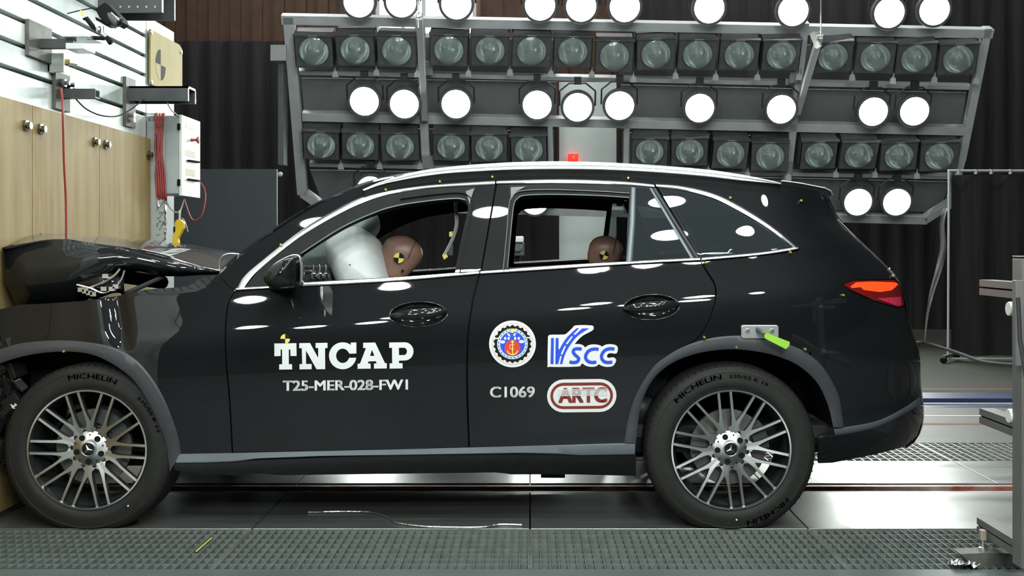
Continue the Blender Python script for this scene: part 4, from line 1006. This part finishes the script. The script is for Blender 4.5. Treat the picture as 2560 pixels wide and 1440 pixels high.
# unlit lamp: square black box, faceted mirror bowl, bulb and front glass. local frame: faces -Y
def mk_unlit():
    t = thing('box_lamp', '', 'lamp', (0,0,0))
    R = .165; m = MB(); n = 40; w2, h2, d0 = .215, .182, .0
    # front sheet with a round hole
    ring = [(R*math.cos(2*PI*k/n), R*math.sin(2*PI*k/n)) for k in range(n)]
    def sq(a):
        c, s = math.cos(a), math.sin(a); k = min(w2/abs(c) if abs(c) > 1e-6 else 9, h2/abs(s) if abs(s) > 1e-6 else 9); return (c*k, s*k)
    outp = [sq(2*PI*k/n) for k in range(n)]
    vs = [Vector((x, 0, z)) for x, z in ring]+[Vector((x, 0, z)) for x, z in outp]
    m.add(vs, [(k, (k+1) % n, (k+1) % n+n, k+n) for k in range(n)])
    for (x0,x1,z0,z1) in ((-w2,-w2+.01,-h2,h2),(w2-.01,w2,-h2,h2),(-w2,w2,-h2,-h2+.01),(-w2,w2,h2-.01,h2)): m.box((x0,.0,z0),(x1,.30,z1))
    m.box((-w2,.29,-h2),(w2,.30,h2)); m.box((-w2-.006,-.02,h2-.012),(w2+.006,.05,h2+.008))
    for z in (-.174,): m.box((-.2,-.008,z-.005), (.2,0,z+.005))
    m.build('housing', 'lampbody', t)
    rf = MB().lathe([(R,.0),(R*.97,.03),(R*.90,.07),(R*.76,.115),(R*.55,.15),(R*.3,.17),(.02,.175)], (0,0,0), n=36); rf.build('reflector', 'mirror', t, smooth=True)
    MB().lathe([(R+.012,-.004),(R+.006,-.014),(R,-.012),(R-.002,.004)], (0,0,0), n=40).build('bezel', 'lampbody', t, smooth='auto')
    MB().lathe([(0,.03),(.018,.035),(.022,.06),(.018,.10),(.03,.12),(.03,.17)], (0,0,0), n=16).build('bulb', 'lgrey', t, smooth=True)
    MB().lathe([(R-.002,.0),(R*.7,-.022),(R*.35,-.034),(0,-.038)], (0,0,0), n=32).build('glass', 'lens', t, smooth=True)
    MB().box((-.05,-.026,.176),(.05,-.02,.184)).build('maker_plate', 'lgrey', t)
    MB().prism([Vector((x,-.03,z)) for x, z in ((.19,-.29),(.26,-.29),(.25,-.23),(.23,-.22),(.225,-.17),(.215,-.22),(.195,-.24))], (0,.03,0)).build('clip', 'rigp', t)
    return t
def mk_lit():
    t = thing('floodlight', '', 'floodlight', (0,0,0)); R = .158
    m = MB().lathe([(R+.03,-.01),(R+.035,.0),(R+.035,.05),(R+.01,.10),(R-.03,.20),(.06,.26),(0,.27)], (0,0,0), n=36); m.lathe([(R+.03,-.01),(R+.004,-.01),(R,.006)], (0,0,0), n=36)
    m.build('lamp_can', 'lampbody', t, smooth='auto')
    MB().lathe([(R,.004),(R*.6,-.006),(0,-.010)], (0,0,0), n=40).build('lit_lens', 'lit', t, smooth=True)
    y = MB().tube([(-R-.045,.08,0),(-R-.045,.08,.17),(-R*.6,.08,R+.10),(R*.6,.08,R+.10),(R+.045,.08,.17),(R+.045,.08,0)], .010); y.box((-.04,.05,R+.09),(.04,.12,R+.17)); y.build('yoke', 'gsteel', t)
    return t
ROW1 = [(785,128),(888,125),(992,127),(1122,125),(1225,126),(1329,127),(1432,129),(1536,140),(1640,135),(1744,136),(1848,137),(1953,138),(2082,142),(2188,144),(2290,146),(2395,148)]
ROW3 = [(803,363),(901,364),(1000,366),(1128,367),(1223,369),(1322,374),(1624,379),(1724,379),(1826,385),(1925,391),(2047,387),(2147,388),(2247,390),(2348,391)]
LIT = [[(897,5),(1003,5),(1141,10),(1350,13),(1453,16),(1562,17),(1773,20),(1983,27),(2223,32),(2336,25)], [(911,253),(1011,260),(1140,260),(1343,262),(1444,268),(1549,264),(1749,270),(1953,273),(2183,279),(2286,278)], [(927,474),(1337,503),(2145,505),(2242,505)]]
ordn = ['leftmost','second from the left','third from the left','fourth from the left','fifth from the left','sixth from the left','seventh from the left','eighth from the left','ninth from the left','tenth from the left','eleventh from the left','twelfth from the left','thirteenth from the left','fourteenth from the left','fifteenth from the left','sixteenth from the left']
rev = {8:'eighth from the right', 1:'rightmost', 2:'second from the right', 3:'third from the right', 4:'fourth from the right', 5:'fifth from the right', 6:'sixth from the right', 7:'seventh from the right'}
def nth(i, n): return ordn[i] if i < (n+1)//2 else rev[n-i]
pu = mk_unlit(); pl = mk_lit(); first = [True, True]
random.seed(3)
for rn, row in (('upper', ROW1), ('lower', ROW3)):
    for i, (x, y) in enumerate(row):
        lb = 'unlit clear glass box lamp, %s in the %s row of unlit lamps' % (nth(i, len(row)), rn)
        q = rp(x, y); rot = (tilt+random.uniform(-.08, .08)+(.0), random.uniform(-.04,.04), random.uniform(-.06,.06)-(x-CX)/F*.3)
        if first[0]: pu.location = q; pu.rotation_euler = rot; pu['label'] = lb; pu['group'] = 'unlit box lamps'; first[0] = False; kids(pu); TREE[pu] = [(c, []) for c in kids(pu)]
        else: dup(pu, q, rot, lb, 'unlit box lamps')
ORG.clear() if False else None
for rn, row in zip(('top', 'middle', 'bottom'), LIT):
    for i, (x, y) in enumerate(row):
        lb = 'glowing white round floodlight, %s in the %s row of lit lamps' % (nth(i, len(row)), rn)
        if rn == 'bottom': lb = ['glowing floodlight half hidden behind the front end of the roof rail', 'glowing floodlight seen through the rear side window of the car', 'left glowing floodlight of the pair behind the tailgate', 'right glowing floodlight of the pair behind the tailgate'][i]
        q = rp(x, y, .10); rot = (tilt*.62, 0, 0)
        # a lamp turned so that it points at the car
        if first[1]: pl.location = q; pl.rotation_euler = rot; pl['label'] = lb; pl['group'] = 'lit floodlights'; first[1] = False; TREE[pl] = [(c, []) for c in kids(pl)]
        else: dup(pl, q, rot, lb, 'lit floodlights')
# the matching floodlights on the camera side and overhead (seen as highlights on paint, glass and chrome)
def near(x, y, z, i):
    tgt = Vector((x*.55, 5.3, .7)); d = (tgt-Vector((x, y, z))).normalized()
    rot = d.to_track_quat('-Y', 'Z').to_euler()
    dup(pl, (x, y, z), rot, 'floodlight of the overhead rig that shows only as highlights on the car', 'overhead floodlights')
k = 0
for (y, z, xs) in ((-1.2, 3.1, (-2.4,-1.78,.26,.86,1.46)), (-1.2, 3.7, (-3.1,-1.6,.45,1.0,1.5,2.2)), (.2, 4.5, (-2.7,-.9,.3,1.5,2.7)), (2.4, 5.2, (-2.1,-.6,.9,2.4)), (4.6, 5.4, (-1.5,0,1.5)), (6.6, 5.4, (-1.6,.1,1.6))):
    for x in xs: near(x, y, z, k); k += 1
near(.96, 1.5, 4.76, k); near(1.7, 1.5, 4.76, k); near(.6, 3.4, 5.3, k); near(-3.2+2.2, 6.2, 5.0, k)

def fill_lamp(x, y, i):
    t = thing('added_fill_lamp', 'added unseen white fill lamp, '+('left','middle','right')[i % 3]+' one of '+('the row over the back wall','the row over the lamp rig','the row over the curtain rack')[i//3], 'ceiling lamp', (x, y, 7.6), 'added fill lamps')
    MB().box((x-.75, y-.12, 7.62), (x+.75, y+.12, 7.72)).build('lamp_tray', 'lgrey', t); MB().box((x-.7, y-.09, 7.60), (x+.7, y+.09, 7.62)).build('diffuser', 'tubeb' if y > 14 else 'tube', t)
for i, (x, y) in enumerate(((-4,15),(0,15.3),(4,15),(-4,9.5),(0,9.5),(4,9.5),(7.5,12))): fill_lamp(x, y, i)  # added out of view to brighten the white panel, back floor and rig

# ------------------------------------------------------------------ crash barrier on the left
XB = -2.4
def Yx(px): return XB*F/(px-CX)
def bp(px, py, dx=0.): Y = (XB+dx)*F/(px-CX); return W(px, py, Y)
ba = thing('crash_barrier', 'big white steel crash barrier block with horizontal dark slots, left of the car', 'barrier', (-3.6, 5.4, 0))
SL = [2.04, 2.165, 2.285, 2.405, 2.53, 2.655, 2.78, 2.905, 3.03, 3.155]
zs = [0]+[z for s_ in SL for z in (s_-.011, s_+.011)]+[3.4]
m = MB()
for a, b in zip(zs[::2], zs[1::2]): m.box((-5.2, 2.6, a), (XB, 7.0, b))
m.build('barrier_block', 'barrier', ba, bevel=.002)
m = MB()
for s_ in SL: m.box((-5.2, 2.6, s_-.0112), (XB-.07, 6.995, s_+.0112))
m.build('slot', 'slot', ba)  # near-black filler set back in each slot as its shade
nm = ['plywood board next to the barrier end, grey-stained', 'middle plywood board of the barrier with the red cable in front', 'plywood board left of the red cable, behind the bonnet nose', 'plywood board of the barrier at the left picture edge']
for i in range(4):
    y1 = 7.0-i*.833-.004; y0 = y1-.825
    t = thing('plywood_board', nm[i], 'plywood board', (XB+.015, y0, 0), 'plywood boards on the barrier')
    MB().box((XB, y0, .03), (XB+.03, y1, 1.89)).build('board', 'ply', t)
    for y in ((y1-.05,) if i == 0 else (y1-.075,))+(((y0+.075),) if i < 3 else ()):
        MB().lathe([(.028,0),(.028,.012),(.018,.014),(.018,.03),(0,.03)], Vector((XB+.03, y, 1.785)), axis='X', n=6).build('bolt', 'hexbolt', t)
# beams bolted into the slots
def ubeam(nm, y, z, hgt, wdt, tip, label, px_plate=None):
    t = thing(nm, label, 'steel bracket', (XB, y, z)); th = .012; x0 = XB
    MB().box((x0, y-wdt/2, z-hgt/2), (tip, y-wdt/2+th, z+hgt/2)).box((x0, y+wdt/2-th, z-hgt/2), (tip, y+wdt/2, z+hgt/2)).box((x0, y-wdt/2, z+hgt/2-th), (tip, y+wdt/2, z+hgt/2)).build('channel', 'gsteel', t)
    MB().box((tip-.001, y-wdt/2, z-hgt/2), (tip+.003, y-wdt/2+th, z+hgt/2)).box((tip-.001, y+wdt/2-th, z-hgt/2), (tip+.003, y+wdt/2, z+hgt/2)).box((tip-.001, y-wdt/2, z+hgt/2-th), (tip+.003, y+wdt/2, z+hgt/2)).build('channel_end', 'alu', t)
    return t
b1 = ubeam('channel_arm', 6.72, 2.125, .088, .15, -2.03, 'grey steel channel arm sticking out over the control cabinet')
MB().box((XB, 6.60, 1.93), (XB+.02, 6.76, 2.22)).build('base_plate', 'rust', b1); 
for z in (1.97, 2.0): MB().lathe([(.016,0),(.016,.03),(0,.03)], Vector((XB+.02, 6.66, z)), axis='X', n=6).build('bolt', 'chrome', b1)
b2 = thing('tube_arm', 'grey square tube arm on a rusty plate, long red cable hanging from it', 'steel bracket', (XB, 5.72, 2.0))
MB().box((XB, 5.62, 1.91), (XB+.02, 5.80, 2.10)).build('base_plate', 'rust', b2, bevel=.003)
MB().box((XB, 5.68, 1.972), (-2.205, 5.74, 2.018)).build('tube', 'gsteel', b2); MB().box((-2.2055, 5.686, 1.978), (-2.204, 5.734, 2.012)).build('tube_mouth', 'slot', b2)
for y in (5.67, 5.74): MB().lathe([(.022,0),(.022,.03),(.012,.03),(.012,.05),(0,.05)], Vector((XB+.02, y, 2.045)), axis='X', n=6).build('bolt', 'hexbolt', b2)
b3 = thing('camera_bracket', 'rusty plate with grey arm and flat clamp plate holding the small camera', 'steel bracket', (XB, 5.46, 2.25))
MB().box((XB, 5.32, 2.125), (XB+.02, 5.58, 2.30)).build('base_plate', 'rust', b3, bevel=.003)
MB().box((XB, 5.43, 2.18), (-2.215, 5.47, 2.225)).build('tube', 'gsteel', b3)
MB().box((-2.25, 5.38, 2.225), (-2.12, 5.56, 2.235)).box((-2.24, 5.40, 2.17), (-2.15, 5.54, 2.20)).build('clamp_plate', 'alu', b3, bevel=.002)
b4 = thing('angle_bracket', 'small grey angle bracket with brass fitting below the camera arm', 'steel bracket', (XB, 5.65, 2.15))
MB().box((XB, 5.57, 2.085), (XB+.08, 5.585, 2.18)).box((XB, 5.57, 2.085), (XB+.012, 5.74, 2.19)).build('angle', 'lgrey', b4, bevel=.002)
MB().tube([(XB+.012, 5.66, 2.15), (XB+.07, 5.66, 2.15)], .016).build('fitting', 'gold', b4); MB().tube([(XB+.07, 5.66, 2.145), (XB+.10, 5.68, 2.14)], .02).build('plug', 'chrome', b4)
# small camera on a ball head
cm = thing('small_camera', 'small black camera on a grey ball head clamped above the barrier arm', 'camera', W(258, 100, 5.45))
def cw(x, y, d=0.): return W(x, y, 5.45+d)
MB().prism([cw(x, y, -.05) for x, y in ((238,22),(262,5),(270,10),(300,42),(305,54),(292,64),(278,50),(272,62),(262,58),(247,42))], (0,.10,0)).build('camera_body', 'dark', cm, bevel=.004)
MB().tube([cw(272,32,-.02), cw(286,48,-.03), cw(299,57,-.04)], [.028,.027,.024], n=20).build('camera_lens', 'lampbody', cm, smooth='auto')
MB().tube([cw(278,31,-.05), cw(298,51,-.06)], .003).build('lens_ring', 'alu', cm)
MB().prism([cw(x, y, -.03) for x, y in ((238,42),(245,45),(277,60),(276,65),(264,64),(240,50))], (0,.06,0)).build('quick_plate', 'dark', cm)
MB().lathe([(0,-.018),(.012,-.014),(.017,0),(.012,.014),(0,.018)], cw(248,74), n=18).build('ball_head', 'alu', cm, smooth=True)
MB().tube([cw(208,48), cw(216,46), cw(232,66), cw(240,76)], [.006,.012,.012,.005]).build('locking_lever', 'dark', cm, smooth=True)
MB().tube([cw(255,66), cw(256,84), cw(266,92)], .009).build('head_post', 'alu', cm)
MB().tube([cw(218,97), cw(224,94), cw(262,96)], [.006,.010,.010]).build('clamp_bar', 'dark', cm, smooth=True); MB().tube([cw(266,94,-.01), cw(277,107,-.02)], [.010,.014]).build('clamp_knob', 'dark', cm, smooth=True)
MB().tube([cw(168,34,.04), cw(200,26,.02), cw(236,19,0)], .003).build('sync_cable', 'cableblk', cm); MB().prism([cw(x,y,.01) for x, y in ((199,25),(205,26),(208,36),(202,38))], (0,.004,0)).build('cable_tag', 'yellow', cm)
# perforated beam at the top edge
ov = thing('perforated_beam', 'dark perforated steel beam sticking out at the top of the barrier', 'steel bracket', (XB, 6.3, 2.62))
z0 = W(0, 38, 6.3).z
MB().box((XB, 6.22, z0), (-2.045, 6.24, 2.85)).box((XB, 6.44, z0), (-2.045, 6.46, 2.85)).box((XB, 6.22, 2.83), (-2.045, 6.46, 2.85)).build('beam', 'gsteel', ov)
MB().box((-2.046, 6.22, z0), (-2.04, 6.232, 2.85)).build('beam_edge', 'alu', ov)
m = MB()
for i in range(7):
    for j in range(3): m.lathe([(0,-.001),(.006,-.001)], Vector((-2.37+i*.048, 6.219, z0+.03+j*.045)), n=8)
m.build('holes', 'lgrey', ov)
# post plate, yellow board
pst = thing('steel_post', 'pale grey flat steel post at the right end of the white barrier', 'post', (XB, 7.2, 0))
MB().box((XB-.02, 7.01, 0), (XB, 7.55, 2.66)).build('post_plate', 'cab', pst); MB().box((XB-.02, 7.01, 1.0), (XB+.11, 7.03, 2.0)).build('post_flange', 'lgrey', pst)
yb = thing('yellow_board', 'translucent yellow board with black and yellow round target on the steel post', 'board', (XB, 7.3, 2.2))
m = MB().prism([Vector((XB+.01, 7.02, 2.235)), Vector((XB+.01, 7.66, 2.235)), Vector((XB+.01, 7.66, 2.565)), Vector((XB+.01, 7.60, 2.585)), Vector((XB+.01, 7.02, 2.58))], (.012, 0, 0)); m.build('board', 'yboard', yb)
c = Vector((XB+.023, 7.21, 2.385)); m = MB()
for k in range(4):
    vs = [c]+[c+Vector((0, .098*math.cos(a), .098*math.sin(a))) for a in [k*PI/2+PI/2*i/8 for i in range(9)]]
    m.add(vs, [(0,i,i+1) for i in range(1,9)], k % 2)
m.build('target', ['yboard', 'black'], yb)
for y, z in ((7.03,2.25),(7.63,2.54),(7.03,2.56)): MB().lathe([(0,.01),(.012,.008),(.014,0)], Vector((XB+.022, y, z)), axis='X', n=10).build('screw', 'chrome', yb)
# control cabinet
cb = thing('control_cabinet', 'grey steel control cabinet with white front door, labels and red mushroom button', 'cabinet', (-2.3, 7.2, 1.55))
c0 = W(449, 289, 7.05); c1 = W(449, 484, 7.05); xr = c0.x; 
MB().box((XB+.005, 7.05, c1.z), (xr-.008, 7.43, c0.z)).build('cabinet_body', 'cab', cb, bevel=.003)
MB().box((xr-.006, 7.055, c1.z-.012), (xr+.012, 7.45, c0.z+.006)).build('cabinet_door', 'cabw', cb, bevel=.002)
for z in (c0.z-.07, c1.z+.07): MB().box((xr-.012, 7.04, z-.02), (xr+.004, 7.052, z+.02)).build('hinge', 'slot', cb)
def dp(px, py): Y = (xr+.012)*F/(px-CX); return Y, H-(py-CY)*Y/F
def lab(x0, y0, x1, y1, nm='label_plate', mt='label'):
    Ya, za = dp(x0, y0); Yb_, zb = dp(x1, y1); MB().box((xr+.012, Ya, min(za,zb)), (xr+.0135, Yb_, max(za,zb))).build(nm, mt, cb)
lab(464,309,487,326); lab(464,374,488,395); lab(465,421,488,442); lab(458,458,494,484, 'paper_note', 'white')
Ya, za = dp(478, 350); MB().lathe([(.012,0),(.008,.02),(.009,.03),(.024,.045),(.02,.052),(0,.055)], Vector((xr+.012, Ya, za)), axis='X', n=18).build('stop_button', 'signred' if False else 'cablered', cb, smooth='auto')
for y_ in (403, 450):
    for i in range(5): Ya, za = dp(468+i*5.5, y_-1+i*.8); MB().lathe([(.007,0),(.007,.02),(.004,.03),(0,.03)], Vector((xr+.012, Ya, za)), axis='X', n=8).build('socket', 'dark', cb)
for z in (1.7, 1.9): MB().box((-2.36, 7.045, z), (-2.355+.03, 7.05, z+.01)).build('label_strip', 'label', cb)
# vertical red lettering strip
m = MB()
for i in range(22): m.box((XB+.03, 7.048, 1.60+i*.0125), (XB+.045, 7.05, 1.60+i*.0125+.008))
m.build('lettering', 'pink', cb)
def cable(pts, r, mat, label, nm='cable', n=4, grp=None):
    o = MB().tube([Vector(p) for p in catm([tuple(p) for p in pts], n)], r, n=6).build(nm, mat, None, smooth='auto'); tag(o, label, 'cable', grp); return o
for i, (xa, xm, xb) in enumerate(((388,396,393),(391,389,398),(398,394,404),(405,402,409),(410,404,414))):
    cable([W(xa+3, 285, 7.2), W(xa, 292, 7.02), W(xm, 370, 7.0), W(xb-3, 430, 7.0), W(xb, 487, 7.0), W(xb+2, 500, 7.02)], .006, 'cablered', ('leftmost','second from the left','middle','second from the right','rightmost')[i]+' of five red cables on the cabinet side', 'red_cable', 4, 'red cables on the cabinet side')
cable([W(152, 222, 5.58), W(157, 265, 5.5), W(160, 400, 5.55), W(165, 500, 5.6), W(166, 600, 5.62)], .006, 'cablered', 'long red cable hanging in front of the plywood from the tube arm', 'red_cable')
cable([W(190, 248, 5.75), W(215, 272, 5.9), W(250, 288, 6.1), W(290, 291, 6.3), W(320, 278, 6.5), W(345, 260, 6.6), W(362, 246, 6.65)], .004, 'cableblk', 'thin dark cable sagging between the two barrier arms', 'thin_cable')
cable([W(418, 256, 6.7), W(428, 275, 6.9), W(446, 290, 7.05)], .004, 'cablegrey', 'short grey cable from the channel arm to the cabinet top', 'thin_cable')
cable([W(497, 452, 7.35), W(510, 468, 7.3), W(514, 495, 7.25), W(506, 535, 7.2), W(490, 550, 7.2), W(478, 545, 7.2), W(466, 515, 7.2), W(461, 497, 7.2)], .004, 'cablered', 'thin red cable looping out right of the control cabinet', 'thin_cable')
cable([W(415, 500, 7.1), W(425, 520, 7.1), W(440, 531, 7.12), W(452, 524, 7.15), W(460, 498, 7.2)], .005, 'cablegrey', 'grey cable loop hanging below the control cabinet', 'thin_cable')
cable([W(455, 545, 7.2), W(463, 555, 7.2), W(470, 580, 7.2)], .003, 'cablegrey', 'short loose wire end hanging beside the yellow grip', 'thin_cable')
# crumpled foil hanging under the cabinet
random.seed(9)
rows = [[W(392+i*4.2+random.uniform(-1.5,1.5)-(y-490)*.02, y, 7.02+random.uniform(-.03,.03)) for i in range(7)] for y in range(488, 606, 7)]
tag(MB().grid(rows).build('foil_wrap', 'foil', None, solid=.002), 'crumpled silver foil wrap hanging under the red cables', 'foil')
gp = thing('cable_cutter', 'yellow plastic grip tool hanging on a cord below the control cabinet', 'tool', W(445, 575, 7.08))
MB().prism([W(x,y,7.07) for x, y in ((436,555),(441,549),(451,548),(460,557),(459,570),(452,583),(445,596),(446,610),(432,610),(430,602),(433,580))], (0,.04,0)).build('grip', 'cutter', gp, bevel=.006)
MB().prism([W(x,y,7.06) for x, y in ((433,568),(437,566),(437,578),(433,582))], (0,.01,0)).build('trigger', 'dark', gp); MB().tube([W(449,550,7.09), W(449,535,7.09), W(450,526,7.1)], .008).build('cord', 'lgrey', gp)

# ------------------------------------------------------------------ curtain rack, right
rk = thing('curtain_rack', 'thin white tube rack on casters right of the car, holding a black curtain', 'rack', (4.4, 11.8, 0))
t0 = W(2370, 427, 11.8); bz = W(0, 897, 11.8).z; xe = 8.6
MB().tube([Vector((t0.x, 11.8, .06)), Vector((t0.x+.01, 11.8, t0.z))], .013).build('pole', 'lgrey', rk, smooth='auto'); MB().tube([Vector((xe, 11.8, .06)), Vector((xe, 11.8, t0.z))], .013).build('pole', 'lgrey', rk)
MB().tube([t0, Vector((xe, 11.8, t0.z))], .014).build('top_tube', 'lgrey', rk, smooth='auto'); MB().tube([Vector((t0.x, 11.8, bz)), Vector((xe, 11.8, bz))], .014).build('bottom_tube', 'lgrey', rk, smooth='auto')
m = MB()
for px in (2396, 2440, 2478, 2526): q = W(px, 428, 11.8); m.tube([q+Vector((0, 0, .02)), q+Vector((0, 0, -.03))], .018)
m.build('hooks', 'lgrey', rk)
MB().bar((t0.x-.12, 11.6, .07), (t0.x+.16, 11.98, .07), .03, .03).build('foot', 'rust', rk)
for dx, dy in ((-.11,-.17),(.15,.17)): MB().lathe([(0,-.015),(.035,-.015),(.035,.015),(0,.015)], Vector((t0.x+dx, 11.8+dy, .036)), n=16).build('caster', 'dark', rk, smooth='auto')
curtain('black_curtain', t0.x+.05, xe-.05, 11.84, bz+.03, t0.z-.04, 'black curtain hung on the white tube rack at the right', .03, None, .4)
fp = catm([(2364,520),(2355,560),(2358,620),(2345,680),(2330,730),(2318,790),(2312,860)], 4)
fw_ = [10, 16, 18, 16, 16, 14, 3]
rows = [[W(x-w__/2+w__*k/4, y, 11.6+.03*math.sin(k*2+y*.03)) for k in range(5)] for (x, y), w__ in zip(resample(fp, 25), [v[0] for v in resample([(a, 0) for a in fw_], 25)])]
tag(MB().grid(rows).build('plastic_film', 'film', None, smooth=True), 'translucent plastic film strip hanging beside the rack pole', 'plastic film')

# ------------------------------------------------------------------ aluminium stand, right edge
sd = thing('camera_stand', 'grey aluminium profile stand at the right picture edge, cut off by the frame', 'stand', (1.8, 4.1, 0))
def profile(nm, y0, y1, x, z, s=.06, mat='standp'):
    m = MB(); h = s/2; g = s*.06
    m.box((x-h+g, y0, z-h), (x+h-g, y1, -g/1+z)); m.box((x-h+g, y0, z+g), (x+h-g, y1, z+h)); m.box((x-h+g*2, y0, z-g*1.1), (x+h-g*2, y1, z+g*1.1), 1)
    for sx in (-1, 1): m.box((x+sx*(h-g/2)-g/2, y0, z-h), (x+sx*(h-g/2)+g/2, y1, z-g)); m.box((x+sx*(h-g/2)-g/2, y0, z+g), (x+sx*(h-g/2)+g/2, y1, z+h))
    return m.build(nm, [mat, 'slot'], sd)
xe_ = 1.785
profile('profile_arm', 3.0, 4.45, xe_+.03, W(0, 718, 4.45).z); profile('profile_arm', 3.0, 4.45, xe_+.03, W(0, 1039, 4.45).z); profile('profile_arm', 3.0, 4.45, xe_+.02, W(0, 1312, 4.45).z)
MB().box((1.735, 3.95, .08), (1.80, 4.03, 1.175)).box((1.735, 3.95, 1.18), (1.84, 4.03, 1.185)).build('post', 'standp', sd, bevel=.002)
for py in (772, 1040):
    q = W(2520, py, 4.05)
    MB().lathe([(0,.0),(.024,0),(.026,.004),(.026,.035)], q+Vector((0,0,0)), axis='X', n=24).build('clamp_end', 'cabw', sd, smooth='auto'); MB().tube([q+Vector((.035,0,0)), q+Vector((.25,0,0))], .024, n=20).build('clamp_tube', 'alu', sd, smooth='auto')
MB().box((1.70, 3.92, .80), (1.73, 3.95, 1.10)).build('clamp_plate', 'standp', sd, bevel=.002)
ft = W(2457, 1340, 4.32)
MB().tube([ft+Vector((0,0,.02)), Vector((ft.x, 4.32, .05))], .007, n=12).build('foot_screw', 'chrome', sd, smooth='auto'); MB().box((ft.x-.011, 4.31, .085), (ft.x+.011, 4.335, .125)).build('foot_clamp', 'railred', sd, bevel=.003)
MB().lathe([(.0,.0),(.012,0),(.016,.02),(.016,.035),(0,.04)], Vector((ft.x, 4.32, .022)), axis='Z', n=16).build('foot_nut', 'chrome', sd, smooth='auto')
MB().prism([W(x,y,4.28) for x, y in ((2400,1385),(2480,1382),(2560,1385),(2600,1400),(2590,1420),(2440,1422))], (0,.08,0)).build('foot_plate', 'rust', sd)
MB().tube([W(2545,745,3.85), W(2550,850,3.8), W(2575,1000,3.7)], .008).build('stand_cable', 'cableblk', sd)
random.seed(5)
fo = [[Vector((1.60+i*.012, 4.22+j*.015, .004+.02*random.random())) for i in range(9)] for j in range(6)]
tag(MB().grid(fo).build('foil_scrap', 'foil', None, solid=.001), 'crumpled shiny foil scrap on the grating at the foot of the aluminium stand', 'foil')

# ------------------------------------------------------------------ loose things on the floor
cable([W(2240, 885, 6.4), W(2293, 858, 6.6), W(2330, 862, 6.6), W(2400, 884, 6.3), W(2460, 905, 6.0), W(2540, 913, 5.7), W(2600, 915, 5.5)], .011, 'cableblk', 'thick black cable hanging between the rear of the car and the aluminium stand', 'black_cable')
fl_ = lambda px, py, z=.006: Vector(((px-CX)*(H-z)/(py-CY), F*(H-z)/(py-CY), z))
cable([fl_(770,1281), fl_(860,1279), fl_(930,1281), fl_(965,1292), fl_(985,1305), fl_(1010,1310), fl_(1060,1316), fl_(1120,1318), fl_(1200,1318), fl_(1250,1311), fl_(1305,1312)], .004, 'foil', 'thin shiny wire lying on the floor plates in front of the sill', 'floor_wire')
m = MB().tube([fl_(491,1378,.002), fl_(529,1345,.002)], .003); tag(m.build('straw', 'yarrow'), 'thin yellow straw lying on the front grating left of the joint', 'straw')
tp_ = thing('camera_on_tripod', 'dark camera on a stand beyond the car, seen through the rear side window', 'camera', W(1295, 660, 9.0))
q = W(1295, 600, 9.0)
MB().box((q.x-.045, 8.95, q.z-.02), (q.x+.045, 9.1, q.z+.03)).build('camera_top', 'cabw', tp_, bevel=.01); MB().lathe([(0,-.06),(.032,-.06),(.035,0)], Vector((q.x, 8.98, q.z-.06)), n=20).build('lens', 'gsteel', tp_, smooth='auto')
MB().box((q.x-.05, 8.98, q.z-.13), (q.x+.05, 9.1, q.z-.02)).build('camera_body', 'gsteel', tp_, bevel=.01); MB().tube([(q.x, 9.05, q.z-.12), (q.x, 9.05, .5)], .02).build('column', 'dark', tp_)
for k in range(3): a = 2*PI*k/3+.5; MB().tube([(q.x, 9.05, .75), (q.x+.35*math.cos(a), 9.05+.35*math.sin(a), 0.005)], .012).build('leg', 'dark', tp_)
